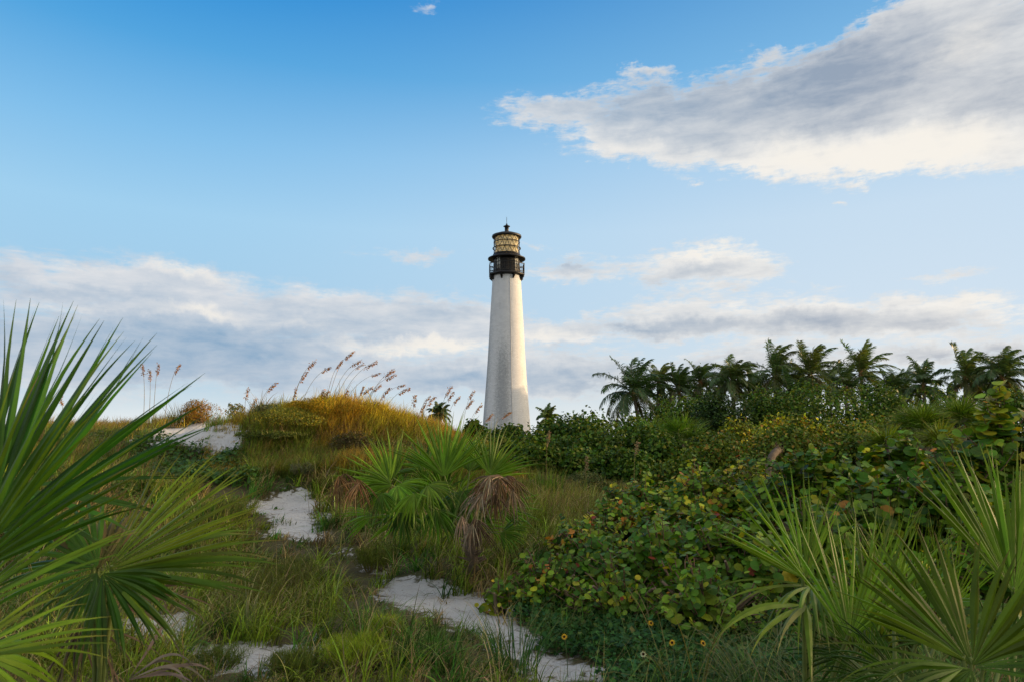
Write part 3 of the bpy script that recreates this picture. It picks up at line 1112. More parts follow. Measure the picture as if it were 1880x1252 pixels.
def grape_bush(name, label, c, rad, top, nspr=90, leaf=.06, warm=.1, group=None, seed=None, cat='shrub', spread=1.0, sprig=.34):
    """sea grape: twigs ending in rosettes of round leaves over an uneven dome"""
    c = np.asarray(c, float)
    h = top - c[2]
    t = thing(name, label, cat, c, group)
    gl, gs = Geo(), Geo()
    cen, nor, upv, siz, cix = [], [], [], [], []
    wts = np.array([.26, .34, .2, (.025 + .10 * warm) * 2, .05 * warm * 3, .022 * warm * 3, .006 * warm * 2]); wts = wts / wts.sum()
    leaf = leaf * rng.uniform(.80, 1.08)
    # uneven dome
    ph = rng.uniform(0, 6.28, 4)
    for i in range(nspr):
        a = rng.uniform(0, 2 * np.pi)
        q = rng.uniform(0, 1) ** .55
        bump = 1 + .18 * math.sin(3 * a + ph[0]) + .12 * math.sin(5 * a + ph[1] + 4 * q)
        zf = math.sqrt(max(0, 1 - q * q)) * (.86 + .2 * math.sin(2.5 * a + ph[2] + 3 * q))
        inner = rng.uniform(.72, 1.0)
        end = c + np.array([rad * q * bump * math.cos(a) * inner * spread, rad * q * bump * math.sin(a) * inner * spread, h * min(1.0, zf * inner) if q < .9 else h * rng.uniform(.05, .5)])
        outd = unit(np.array([math.cos(a) * q, math.sin(a) * q, .35 + .8 * (1 - q)]))
        sl_ = sprig * rng.uniform(.6, 1.25)
        st = end - outd * sl_
        mid = (st + end) / 2 + rng.normal(0, .03, 3)
        pts = bezier(st, mid, end, 6)
        tube(gs, pts, np.linspace(.008, .004, 6), (0.15, 0.09, 0.055), 4, cap=False)
        m = rng.integers(7, 12)
        pv = unit(np.cross(outd, UP + rng.normal(0, .2, 3)))
        own = rng.choice(7, p=wts)
        for j in range(m):
            f = (j + .6) / m
            cix.append(own if rng.random() < .6 else rng.choice(7, p=wts))
            p = st + (end - st) * f
            sg = 1 if j % 2 else -1
            dirn = unit(pv * sg * (1.1 - .5 * f) + outd * .5 + UP * .25 + rng.normal(0, .28, 3))
            sz = leaf * (1.05 - .45 * f) * rng.uniform(.55, 1.25)
            nn_ = unit(UP * .55 + outd * .65 - dirn * .25 + np.array([0, -.25, 0]) + rng.normal(0, .38, 3))
            cen.append(p + dirn * sz * 1.1); nor.append(nn_); upv.append(dirn); siz.append(sz)
    cen, nor, upv, siz = map(np.array, (cen, nor, upv, siz))
    N = len(cen)
    hz = np.clip((cen[:, 2] - c[2]) / max(h, .1), 0, 1)
    col = vary(np.array(GRAPE)[np.array(cix)], N, .12, .40)
    discs(gl, cen, nor, upv, siz, col)
    f = gl.build('foliage', M_GRAPE, t)
    for k in range(5):
        a = rng.uniform(0, 6.28)
        e = c + np.array([math.cos(a) * rad * .55, math.sin(a) * rad * .55, h * .6])
        tube(gs, bezier(c + np.array([0, 0, -.05]), (c + e) / 2 + np.array([0, 0, h * .1]), e), np.linspace(.03, .01, 9), (0.16, 0.11, 0.075), 6)
    gs.build('branch', M_BARK, t)
    return t


def far_bush(name, label, c, rx, ry, top, n, leaf, cols, w, group=None, cat='shrub', lumps=14, aspect=.8, upw=.5, mat=None, spiky=0.0):
    """leafy mound farther off: leaves on lumps of an uneven dome, a few twigs sticking out"""
    c = np.asarray(c, float)
    h = top - c[2]
    t = thing(name, label, cat, c, group)
    g = Geo()
    lc_ = []
    for k in range(lumps):
        a = rng.uniform(0, 6.28); q = rng.uniform(0, .85) ** .6 if k else 0
        zz = math.sqrt(max(.05, 1 - q * q))
        lr_ = rng.uniform(.34, .52)
        lc_.append((q * math.cos(a) * (1 - lr_ * .5), q * math.sin(a) * (1 - lr_ * .5), zz * rng.uniform(.45, .78), lr_))
    lc_ = np.array(lc_)
    pick = rng.choice(lumps, n, p=lc_[:, 3] ** 2 / (lc_[:, 3] ** 2).sum())
    dv = unit(rng.normal(0, 1, (n, 3)) + np.array([0, 0, .35]))
    rr_ = lc_[pick, 3] * (1 - .35 * rng.random(n) ** 2) * (1 + .16 * np.sin(dv[:, 0] * 9 + pick) * np.sin(dv[:, 1] * 8 + pick * 2))
    pos = lc_[pick, :3] + dv * rr_[:, None]
    pos[:, 2] = np.clip(pos[:, 2], 0.0, None)
    out = rng.random(n) < spiky
    pos[out] += dv[out] * rng.uniform(0, .14, (out.sum(), 1))
    W_ = c + pos * np.array([rx, ry, h / 1.02])
    nrm = unit(dv * .8 + UP * .35 + rng.normal(0, .55, (n, 3)))
    upv = unit(dv * .5 + UP * upw + rng.normal(0, .6, (n, 3)))
    col = vary(palette(cols, w, n), n, .12, .3)
    # each lump its own shade of leaf
    col = col * (0.75 + .5 * rng.random(lumps))[pick][:, None]
    kites(g, W_, nrm, upv, leaf * rng.uniform(.6, 1.3, n), col, aspect=aspect)
    g.build('foliage', mat or M_FAR, t)
    g2 = Geo()
    for k in range(6):
        e = c + lc_[k % lumps, :3] * np.array([rx, ry, h]) * .9
        tube(g2, bezier(c - UP * .1, (c + e) / 2 + UP * h * .1, e, 7), np.linspace(.05, .015, 7), (0.12, 0.09, 0.06), 5)
    g2.build('branch', M_BARK, t)
    return t


# ------------------------------------------------------------------ coconut palms
def coconut(label, px, cpy, tpy, Y, nf=20, lean=0.0, L=None, wind=.9, col=(0.03, 0.062, 0.016), group='coconut palms in a row behind the thicket', base=None, gold=0.0, seed=0):
    crown = pix(px, cpy, Y)
    topz = pix(px, tpy, Y)[2]
    bx = crown[0] - lean
    zb_ = gz(bx, Y)
    t = thing('coconut_palm', label, 'palm tree', (bx, Y, zb_), group)
    H = crown[2] - zb_
    g = Geo()
    pts = bezier(np.array([bx, Y, zb_ - .2]), np.array([bx, Y, zb_ + H * .5]), crown - UP * .1, 30)
    rad = np.linspace(.20, .12, 30) * (1 + .06 * (np.arange(30) % 2)); rad[0] = .28
    tube(g, pts, rad, np.array([0.16, 0.13, 0.10]), 9)
    g.build('trunk', M_BARK, t)
    L = L or max(2.3, (topz - crown[2]) * 1.16)
    wv = np.array([1.0, 0.15, 0.05]) * wind * rng.uniform(.75, 1.5)
    gvar = rng.uniform(.7, 1.35)
    g = Geo()
    nf = int(nf * 1.3)
    for k in range(nf):
        f = k / (nf - 1)
        a = k * 2.39996 + rng.uniform(-.3, .3)
        e = math.radians(84 - 112 * f ** 1.1) + rng.normal(0, .10)
        cc = np.array(col) * 1.5 * (1 + gold * rng.random()) + np.array([.10, .05, 0]) * gold * rng.random()  # sunlit yellow of the crown put into the frond colour by gold
        if f > .85:
            cc = cc * .6 + np.array([.05, .03, .012])
        pinnate(g, crown + rng.normal(0, .06, 3), a, e, L * rng.uniform(.88, 1.08) * (1 - .1 * (f < .15)), wv, col=cc, grav=(.55 + .35 * f) * gvar, lw=.065, ll=.30)
    # husk sheath and nuts at the heart of the crown
    crown_o = g.build('crown', M_PALM, t)
    g = Geo()
    lathe(g, crown - UP * .5, [(.13, crown[2] - .6), (.2, crown[2] - .25), (.17, crown[2] + .05), (.06, crown[2] + .35)], 9, (0.28, 0.14, 0.05), cap=True)
    g.build('leaf_sheath', M_BARK, t)
    return t


COCO = [
    ('wind-blown coconut palm at the left end of the row, lowest fronds hanging clear', 1163, 722, 652, 58, 22, -.5, 0.0),
    ('coconut palm with yellow-green crown just right of the left-end palm', 1209, 700, 660, 60, 16, .2, .9),
    ('short dark coconut palm, third from the left end of the row', 1246, 712, 676, 59, 18, 0, 0.1),
    ('coconut palm with narrow dark crown, fourth from the left of the row', 1286, 700, 662, 61, 18, .3, 0.2),
    ('full-crowned coconut palm with one bare stiff frond, fifth from the left of the row', 1345, 700, 650, 57, 24, 0, .4),
    ('tall coconut palm with long frond spearing up-left, sixth from the left', 1424, 690, 628, 60, 20, .3, .5),
    ('tall coconut palm with green-lit crown right of the frond-spearing palm', 1488, 688, 632, 60, 20, -.2, .5),
    ('highest coconut palm, its fronds all swept to the right', 1581, 684, 626, 58, 17, .1, .5),
    ('low dark coconut palm tucked in just left of the highest palm', 1552, 712, 684, 56, 14, 0, .2),
    ('low coconut palm between the highest palm and the open rounded crown', 1636, 722, 690, 56, 18, .2, .2),
    ('coconut palm with an open rounded crown of short stiff fronds', 1695, 708, 658, 55, 16, 0, .1),
    ('slender coconut palm with reddish-tipped upright fronds near the right edge', 1772, 694, 640, 54, 18, .2, .4),
    ('bushy dark coconut palm at the right end of the row', 1838, 694, 634, 52, 24, 0, .3),
]
for lab, px, cpy, tpy, Y, nf, lean, gold in COCO:
    coconut(lab, px, cpy, tpy, Y, nf, lean, gold=gold, wind=.8 if px not in (1695,) else .15)
coconut('dark short palm deep in the thicket between the fifth and sixth tall palms', 1385, 722, 690, 62, 18, 0, gold=.1)
coconut('low dark palm half hidden below the two central palms', 1455, 728, 698, 57, 18, 0, gold=.1)
coconut('low dark palm under the slender reddish-tipped palm at the right', 1800, 722, 690, 56, 16, 0, gold=.1)
coconut('small sunlit palm alone just right of the lighthouse foot', 1006, 768, 748, 50, 16, 0, L=1.25, gold=1.2, group=None)
coconut('small dark palm tuft above the middle dune grass, left of the lighthouse', 806, 762, 738, 42, 22, 0, L=.95, wind=.1, gold=0.0, group=None)
# palms and trees farther back, between the tower and the low sun
for lab, px, cpy, tpy, Y in [('distant palm crown showing behind the fifth palm of the row', 1320, 712, 684, 92), ('distant palm crown seen between the sixth and seventh palms', 1462, 706, 680, 95),
                             ('distant palm crown seen left of the highest palm', 1522, 706, 676, 96), ('distant palm crown seen right of the highest palm', 1660, 712, 684, 97)]:
    coconut(lab, px, cpy, tpy, Y, 16, 0, L=3.6, group='distant palms behind the row')

# ------------------------------------------------------------------ thicket behind the dune
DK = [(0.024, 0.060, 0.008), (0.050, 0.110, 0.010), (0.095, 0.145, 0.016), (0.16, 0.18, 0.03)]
MD = [(0.05, 0.10, 0.012), (0.10, 0.155, 0.016), (0.17, 0.21, 0.02), (0.28, 0.18, 0.035)]
YL = [(0.08, 0.13, 0.014), (0.18, 0.22, 0.018), (0.44, 0.40, 0.02), (0.28, 0.15, 0.035)]
GT = 'round-leaved shrubs of the dark thicket'


def fb(label, px, Y, tpy, rpx, n, leaf, cols, w, group=GT, name='sea_grape_shrub', ry=None, base_dy=0, **kw):
    b = ground(px, Y)
    dep = Y * cP
    rx = rpx / F * dep
    top = pix(px, tpy, Y)[2]
    return far_bush(name, label, b, rx, ry or rx, top, n, leaf, cols, w, group, **kw)


W4 = [.35, .38, .2, .07]
fb('tall distant tree behind the fourth palm of the row', 1282, 94.5, 700, 42, 2600, .30, DK, W4, group='distant trees toward the low sun', name='distant_tree', cat='tree')
fb('lower distant tree behind the second and third palms', 1222, 93, 716, 34, 2200, .30, DK, W4, group='distant trees toward the low sun', name='distant_tree', cat='tree')
fb('small dark leafy shrub on the skyline left of the lighthouse foot', 872, 17, 776, 26, 1300, .10, DK, [.45, .38, .12, .05], spiky=.3)
fb('dark glossy shrub at the foot of the lighthouse, at the thicket left end', 940, 24, 783, 62, 2600, .13, DK, W4, spiky=.15)
fb('dark shrub with leafy twigs on the skyline right of the small sunlit palm', 1075, 25, 768, 75, 3200, .13, DK, W4, spiky=.2)
fb('dark shrub behind the small sunlit palm foot', 1010, 26, 776, 60, 2600, .13, DK, W4, spiky=.2)
fb('broad mid-green shrub bulging at the thicket front below the lighthouse', 1015, 20, 796, 78, 4200, .11, DK, [.2, .38, .3, .12])
fb('green rounded shrub in the middle of the thicket front', 1105, 19.5, 788, 88, 4600, .11, DK, [.2, .35, .33, .12])
fb('dark shrub under the fan palmetto dome, at the thicket right end', 1195, 19, 792, 80, 4200, .11, DK, [.3, .38, .25, .07])
fb('leafy green shrub just right of the lighthouse foot, nearest the dune', 925, 18, 806, 48, 3400, .10, DK, [.2, .38, .3, .12])
fb('green shrub at the thicket front where the dune grass ends', 985, 17, 822, 62, 4200, .10, DK, [.2, .38, .3, .12])
fb('dark shrub filling the low front of the thicket', 1065, 17, 826, 66, 4200, .10, DK, [.35, .38, .2, .07])
fb('dark shrub at the thicket front beside the fat seed plume', 1150, 16.5, 830, 66, 4200, .10, DK, [.35, .38, .2, .07])
fb('dark shrub below the row left-end palm', 1165, 27, 765, 62, 2600, .13, DK, W4, spiky=.15)
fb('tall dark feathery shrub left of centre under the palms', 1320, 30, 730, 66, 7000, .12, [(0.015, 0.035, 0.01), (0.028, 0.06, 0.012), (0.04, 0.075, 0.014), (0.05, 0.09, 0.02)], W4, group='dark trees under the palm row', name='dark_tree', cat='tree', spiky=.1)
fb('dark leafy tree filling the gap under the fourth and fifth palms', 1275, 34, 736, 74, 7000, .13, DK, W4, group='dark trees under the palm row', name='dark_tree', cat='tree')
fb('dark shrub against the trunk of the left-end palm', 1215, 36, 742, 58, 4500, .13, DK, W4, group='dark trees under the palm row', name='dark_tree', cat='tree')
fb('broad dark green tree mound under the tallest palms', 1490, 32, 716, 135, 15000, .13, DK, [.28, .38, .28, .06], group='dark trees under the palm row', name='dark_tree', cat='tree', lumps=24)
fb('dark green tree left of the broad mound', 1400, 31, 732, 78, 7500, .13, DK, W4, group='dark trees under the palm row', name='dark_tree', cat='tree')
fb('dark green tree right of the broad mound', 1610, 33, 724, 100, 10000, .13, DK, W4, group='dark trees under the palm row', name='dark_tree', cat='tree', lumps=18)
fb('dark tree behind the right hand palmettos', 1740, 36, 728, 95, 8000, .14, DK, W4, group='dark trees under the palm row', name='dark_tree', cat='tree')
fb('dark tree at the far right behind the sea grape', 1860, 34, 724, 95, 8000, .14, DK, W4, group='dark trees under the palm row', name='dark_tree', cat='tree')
G2 = 'yellow-green shrubs in front of the dark trees'
fb('yellow-topped shrub with the brightest sprigs in the middle of the thicket', 1450, 19, 764, 70, 4200, .09, YL, [.35, .32, .22, .11], group=G2, spiky=.25)
fb('yellow-green shrub with bright tip left of the brightest sprigs', 1360, 18, 778, 68, 3800, .09, YL, [.4, .34, .16, .10], group=G2, spiky=.2)
fb('olive shrub with reddish leaves right of the brightest sprigs', 1540, 19, 772, 75, 3800, .09, MD, [.35, .35, .2, .1], group=G2, spiky=.2)
fb('olive shrub left of the right hand palmetto tuft', 1620, 20, 774, 65, 3200, .09, MD, [.4, .35, .17, .08], group=G2, spiky=.15)
fb('low olive shrub on the slope in front of the palmetto dome', 1310, 14, 808, 90, 4600, .075, MD, [.35, .35, .2, .1], group=G2)
fb('low green shrub creeping down beside the sand hollow', 1240, 15, 846, 70, 3400, .07, MD, [.4, .35, .17, .08], group=G2)
fb('low reddish-green shrub below the brightest sprigs', 1440, 15, 795, 95, 4800, .08, MD, [.3, .34, .22, .14], group=G2)
fb('low green shrub in the dip before the right hand palmettos', 1570, 15, 800, 85, 4200, .08, MD, [.35, .37, .2, .08], group=G2)

# ------------------------------------------------------------------ sea grape, middle and near right
G3 = 'sea grape bushes with big round leaves'
SG = [
    ('sea grape bush with orange-rimmed leaves at the edge of the hollow', 1190, 10.5, 868, 75, 90, .055, .9),
    ('sea grape bush full of yellow and rusty leaves in the middle ground', 1290, 9.5, 838, 85, 110, .06, 1.0),
    ('sea grape bush with yellow rims under the brown fallen trunk', 1400, 9.2, 832, 90, 110, .06, .9),
    ('sea grape bush with dull orange leaves low beside the grass hollow', 1130, 8.8, 908, 70, 80, .055, .8),
    ('green and orange sea grape bush in front of the yellow-rimmed bushes', 1255, 7.8, 905, 95, 110, .058, .6),
    ('large-leaved sea grape bush in the centre of the right slope', 1500, 8.2, 820, 110, 120, .066, .4),
    ('sea grape bush with one big yellow leaf standing up', 1640, 8.4, 795, 90, 110, .07, .3),
    ('sea grape bush with pale undersides in front of the standing yellow leaf', 1620, 6.9, 850, 120, 120, .062, .2),
    ('dark sea grape bush between the bright palmetto fans', 1500, 6.2, 915, 130, 120, .058, .15),
    ('tall sea grape bush rising above the skyline at the right edge', 1840, 6.6, 708, 85, 120, .068, .35),
    ('sea grape bush below the skyline one, behind the upright fan', 1750, 6.4, 790, 100, 120, .062, .2),
    ('dark sea grape bush at the right edge behind the palmetto', 1850, 5.2, 880, 120, 110, .056, .15),
    ('dark green sea grape bush above the red leaf cluster', 1090, 6.6, 958, 90, 110, .05, .12),
    ('glossy dark sea grape bush in the middle of the near slope', 1210, 6.0, 930, 110, 130, .052, .15),
    ('dark sea grape bush left of the bright palmetto fans', 1340, 5.8, 940, 110, 130, .054, .15),
    ('low sea grape bush above the yellow flowers', 1140, 5.6, 1010, 100, 110, .045, .12),
    ('low dark sea grape bush beside the arching grass blades', 1290, 5.1, 1010, 110, 100, .046, .1),
    ('dark sea grape bush low at the right behind the nearest fan', 1640, 4.6, 1000, 170, 120, .05, .1),
    ('low sea grape bush by the path under the dead palmetto skirts', 1000, 6.2, 1000, 72, 70, .043, .2),
    ('sea grape bush between the hollow and the near slope', 1075, 7.6, 935, 60, 70, .048, .6),
    ('small sea grape sprig with red leaves beside the sand path', 915, 6.1, 1052, 45, 9, .042, 2.0),
]
for lab, px, Y, tpy, rpx, ns, lf, warm in SG:
    b = ground(px, Y)
    grape_bush('sea_grape_bush', lab, b, rpx / F * Y * (1.4 if ns > 20 else 1.0), pix(px, tpy, Y)[2], int(ns * 1.75), lf, warm, G3, sprig=.34 * min(1, rpx / 90))

# ------------------------------------------------------------------ palmettos
LG = (0.060, 0.135, 0.012)
MG = (0.036, 0.090, 0.010)
DG = (0.020, 0.055, 0.014)
OL = (0.085, 0.115, 0.016)
DEADC = (0.11, 0.095, 0.06)
DEADR = (0.11, 0.070, 0.032)


def fr(parent, hub, tip, half, col, base=None, nrm=None, depth_tilt=0.0, Ys=None, dead=False, **kw):
    """fan given by its hub (px, py, Y) and the place its middle segment points to (px, py, Y)"""
    h = pix(*hub)
    e = pix(*tip)
    ax = e - h
    L = np.linalg.norm(ax)
    n = np.array(nrm if nrm is not None else (0, -1, .35), float)
    b = pix(*base) if base is not None and len(base) == 3 else None
    return frond_part(parent, b, h, ax, n, L, dead=dead, half=half, col=col, **kw)


# nearest, left: big saw palmetto
pal = thing('saw_palmetto', 'big saw palmetto filling the left edge, its dark fans rising against the sky', 'palmetto', ground(-60, 1.45))
B0 = (-120, 1500, 1.5)
fr(pal, (-25, 990, 1.25), (228, 588, 1.38), 40, (0.012, 0.050, 0.008), B0, (.25, -1, .25), nseg=17, fuse=.40, droop=.05, cup=.1, wf=1.0, tipc=(0.02, 0.05, .02), rows=12, ragged=.07)
fr(pal, (-60, 1010, 1.35), (30, 560, 1.5), 30, (0.013, 0.050, 0.010), B0, (.1, -1, .1), nseg=12, fuse=.40, droop=.04, cup=.1, wf=.95, tipc=(0.02, 0.05, .02), rows=12, ragged=.07)
fr(pal, (-70, 1060, 1.15), (190, 740, 1.2), 32, (0.026, 0.068, 0.008), B0, (.3, -1, .5), nseg=14, fuse=.42, droop=.07, cup=.15, wf=1.0, rows=12)
fr(pal, (-90, 1130, 1.1), (235, 925, 1.3), 24, (0.036, 0.080, 0.010), B0, (.0, -.6, 1), nseg=12, fuse=.40, droop=.10, cup=.1, wf=1.1, rows=12)
fr(pal, (-80, 1210, 1.0), (190, 1105, 1.15), 34, (0.042, 0.078, 0.010), B0, (.0, -.5, 1), nseg=11, fuse=.40, droop=.12, cup=.1, wf=1.05, rows=12)
fr(pal, (-60, 900, 1.9), (235, 960, 1.7), 26, (0.03, 0.085, 0.02), B0, (.0, -.3, 1), nseg=9, fuse=.4, droop=.2, cup=.1, rows=12)
fr(pal, (-60, 1190, 1.3), (120, 1330, 1.4), 50, (0.05, 0.10, 0.014), B0, (.0, -.5, 1), nseg=12, fuse=.4, droop=.3, cup=.1, rows=12)

# second, left: lower palmetto with folded grey blade
pal = thing('saw_palmetto', 'low saw palmetto at the left, one fan spread right over a curled dead frond', 'palmetto', ground(190, 1.9))
B1 = (170, 1450, 1.9)
fr(pal, (192, 1048, 1.75), (450, 858, 1.95), 36, (0.075, 0.115, 0.016), B1, (-.35, -1, .75), nseg=24, fuse=.50, droop=.05, cup=.2, wf=1.1, rows=12, tipc=(.16, .12, .04))
fr(pal, (196, 1050, 1.74), (515, 1000, 1.9), 34, (0.035, 0.070, 0.012), B1, (0, -.4, 1), nseg=12, fuse=.42, droop=.16, cup=.2, rows=12, tipc=(.16, .11, .04))
fr(pal, (200, 1052, 1.72), (400, 1120, 1.7), 24, (0.040, 0.080, 0.013), B1, (0, -.5, 1), nseg=6, fuse=.36, droop=.15, cup=.1, rows=12, wf=.9)
fr(pal, (188, 1052, 1.7), (290, 1200, 1.65), 50, (0.018, 0.050, 0.012), B1, (0, -1, .3), nseg=13, fuse=.4, droop=.4, cup=.1, rows=12)
fr(pal, (178, 1050, 1.76), (90, 1180, 1.65), 48, (0.02, 0.055, 0.012), B1, (0, -1, .3), nseg=12, fuse=.4, droop=.4, cup=.1, rows=12)
fr(pal, (180, 1040, 1.8), (30, 960, 1.9), 42, (0.035, 0.09, 0.02), B1, (.2, -1, .5), nseg=13, fuse=.42, droop=.2, cup=.1, rows=12)
fr(pal, (180, 1045, 1.85), (175, 945, 1.95), 40, (0.085, 0.075, 0.07), B1, (.6, -1, .1), nseg=11, fuse=.72, droop=.1, cup=.5, rows=10, tipc=None, name='frond', wf=1.1)
# dead frond, curling
d1 = fr(pal, (235, 1248, 1.75), (390, 1165, 1.9), 18, (0.13, 0.115, 0.105), None, (0, -.5, 1), dead=True, nseg=9, fuse=.45, droop=1.0, cup=.1, rows=14, petiole=False, ragged=.3, wf=1.4, tipc=None)
d1['label'] = 'grey curled dead frond hanging over'
fr(pal, (205, 1100, 1.8), (420, 1060, 2.0), 24, (0.13, 0.10, 0.07), None, (0, -.4, 1), dead=True, nseg=7, fuse=.3, droop=.7, rows=12, petiole=False, ragged=.3, wf=.7, tipc=None)
fr(pal, (150, 1140, 1.85), (200, 1300, 1.9), 50, (0.11, 0.085, 0.06), None, (0, -1, .4), dead=True, nseg=16, fuse=.3, droop=.8, rows=10, petiole=False, ragged=.3, wf=.8, tipc=None)

# nearest, right: three fan clumps
pal = thing('saw_palmetto', 'bright green saw palmetto right of centre, fan opened towards the path', 'palmetto', ground(1490, 2.7))
B2 = (1480, 1420, 2.6)
fr(pal, (1478, 1062, 2.45), (1400, 850, 2.55), 58, (0.070, 0.135, 0.012), B2, (.35, -1, .2), nseg=21, fuse=.34, droop=.09, cup=.12, wf=.95, rows=11, tipc=(.16, .16, .04), ragged=.1)
fr(pal, (1490, 1075, 2.5), (1350, 1090, 2.3), 36, (0.07, 0.115, 0.022), B2, (0, -.3, 1), nseg=7, fuse=.25, droop=.5, cup=.1, rows=12, wf=.9)
fr(pal, (1480, 1110, 2.4), (1345, 1150, 2.1), 30, (0.075, 0.11, 0.022), B2, (0, -.3, 1), nseg=5, fuse=.25, droop=.6, cup=.1, rows=12, wf=.9)
fr(pal, (1500, 1090, 2.55), (1600, 1180, 2.3), 50, (0.045, 0.09, 0.018), B2, (0, -.5, 1), nseg=10, fuse=.3, droop=.5, rows=10)
fr(pal, (1560, 1170, 2.3), (1580, 905, 2.45), 46, (0.055, 0.115, 0.010), B2, (-.1, -1, .1), nseg=17, fuse=.30, droop=.07, cup=.15, rows=11, wf=.9)
fr(pal, (1590, 1160, 2.5), (1700, 925, 2.7), 24, (0.055, 0.105, 0.015), B2, (-.3, -1, .1), nseg=8, fuse=.30, droop=.07, cup=.15, rows=11, wf=.85)

pal = thing('saw_palmetto', 'saw palmetto in the bottom right corner with broad fan of brown-tipped segments', 'palmetto', ground(1790, 1.9))
B3 = (1790, 1480, 1.9)
fr(pal, (1785, 1222, 1.85), (1735, 965, 1.95), 66, (0.034, 0.060, 0.006), B3, (0, -1, .45), nseg=20, fuse=.50, droop=.06, cup=.3, wf=1.05, rows=11, tipc=(.13, .07, .02), ragged=.1)
fr(pal, (1780, 1215, 1.85), (1530, 1010, 1.9), 22, (0.045, 0.080, 0.008), B3, (0, -.7, .8), nseg=7, fuse=.35, droop=.08, rows=11, wf=.9)
fr(pal, (1770, 1225, 1.8), (1520, 1210, 1.75), 28, (0.035, 0.062, 0.008), B3, (0, -.3, 1), nseg=7, fuse=.3, droop=.35, rows=12, wf=.8)
fr(pal, (1790, 1225, 1.85), (1960, 1190, 1.8), 40, (0.03, 0.07, 0.012), B3, (0, -.3, 1), nseg=10, fuse=.35, droop=.25, rows=11)
fr(pal, (1785, 1228, 1.8), (1700, 1400, 1.7), 50, (0.03, 0.06, 0.012), B3, (0, -1, .4), nseg=11, fuse=.35, droop=.4, rows=10)

for hx, hy, Yh, tx, ty in [(1650, 1240, 2.0, 1500, 1150), (1600, 1250, 2.2, 1480, 1250), (1700, 1180, 2.2, 1620, 1080), (1840, 1200, 2.1, 1900, 1080), (1700, 1260, 2.1, 1640, 1200), (1560, 1200, 2.5, 1430, 1230)]:
    fr(pal, (hx, hy, Yh), (tx, ty, Yh), 50, (0.016, 0.040, 0.007), B3, (rng.normal(0, .4), -1, .6), nseg=14, fuse=.3, droop=.3, rows=10, wf=.9)

pal = thing('saw_palmetto', 'saw palmetto at the right edge with tall upright fan', 'palmetto', ground(1880, 2.5))
B4 = (1900, 1400, 2.5)
fr(pal, (1862, 1090, 2.2), (1790, 805, 2.35), 40, (0.060, 0.115, 0.010), B4, (.1, -1, .1), nseg=17, fuse=.46, droop=.05, cup=.15, wf=1.0, rows=11, ragged=.1)
fr(pal, (1875, 1110, 2.3), (1960, 850, 2.4), 40, (0.05, 0.10, 0.012), B4, (-.2, -1, .1), nseg=13, fuse=.42, droop=.06, rows=11)
fr(pal, (1865, 1110, 2.3), (1700, 1180, 2.1), 34, (0.03, 0.07, 0.012), B4, (0, -.5, 1), nseg=8, fuse=.35, droop=.3, rows=10)

pal = thing('saw_palmetto', 'dense saw palmetto of narrow upright blades between the corner fan and the right-of-centre fan', 'palmetto', ground(1640, 2.9))
B5 = (1650, 1400, 2.8)
for hx, hy, Yh, tx, ty, hf in [(1640, 1110, 2.9, 1625, 900, 30), (1600, 1150, 2.8, 1540, 960, 30), (1690, 1140, 2.7, 1720, 930, 28), (1560, 1190, 2.6, 1500, 1010, 30), (1660, 1180, 2.5, 1680, 1000, 34), (1740, 1130, 2.9, 1790, 950, 28), (1600, 1230, 2.4, 1590, 1060, 34)]:
    fr(pal, (hx, hy, Yh), (tx, ty, Yh), hf, (0.058, 0.115, 0.009), B5, (rng.normal(0, .3), -1, .2), nseg=14, fuse=.28, droop=.06, rows=10, wf=.85)

# the clump in the middle of the hollow
pc = thing('saw_palmetto', 'many-fanned saw palmetto clump in the centre below the lighthouse, with brown dead skirts', 'palmetto', ground(850, 7.4))
PB = (850, 985, 7.2)


def cf(h, t, half, col, **kw):
    kw.setdefault('nrm', (0, -1, .35))
    kw.setdefault('rows', 9)
    if not kw.get('dead'):
        col = tuple(np.array(col) * (1.15, 1.15, 1.0) * rng.uniform(.75, 1.25))
        kw['wf'] = 1.9
        kw['fuse'] = .24
        kw['ragged'] = .22
        kw['jit'] = 1.3
        kw['nseg'] = int(kw.get('nseg', 20) * .72)
    return fr(pc, h, t, half, col, PB if kw.get('petiole', True) else None, **kw)


cf((815, 875, 6.9), (812, 752, 7.0), 58, (0.060, 0.130, 0.020), nseg=32, fuse=.34, droop=.05, cup=.25, ragged=.1, wf=.95)
cf((822, 868, 7.1), (845, 768, 7.3), 45, (0.050, 0.115, 0.018), nseg=24, fuse=.34, droop=.05)
cf((900, 872, 7.0), (925, 775, 7.2), 58, (0.055, 0.115, 0.016), nseg=28, fuse=.40, droop=.10, nrm=(.2, -1, .5))
cf((890, 880, 7.3), (975, 850, 7.3), 60, (0.060, 0.105, 0.018), nseg=22, fuse=.36, droop=.22)
cf((715, 890, 6.9), (645, 810, 7.0), 50, (0.060, 0.110, 0.022), nseg=26, fuse=.34, droop=.12, nrm=(-.2, -1, .5))
cf((722, 880, 7.0), (708, 785, 7.2), 36, (0.065, 0.120, 0.024), nseg=18, fuse=.34, droop=.06)
cf((720, 890, 6.8), (640, 880, 6.8), 44, (0.050, 0.10, 0.02), nseg=16, fuse=.3, droop=.25)
cf((730, 890, 6.7), (775, 950, 6.6), 80, (0.045, 0.10, 0.018), nseg=26, fuse=.3, droop=.65, nrm=(0, -.8, 1))
cf((700, 905, 6.6), (690, 965, 6.5), 85, (0.035, 0.085, 0.016), nseg=26, fuse=.3, droop=.6, nrm=(0, -.8, 1))
cf((785, 890, 6.7), (835, 930, 6.5), 75, (0.060, 0.11, 0.022), nseg=26, fuse=.3, droop=.6, nrm=(0, -.8, 1))
cf((760, 905, 6.6), (770, 985, 6.5), 70, (0.050, 0.10, 0.02), nseg=24, fuse=.3, droop=.7, nrm=(0, -.8, 1))
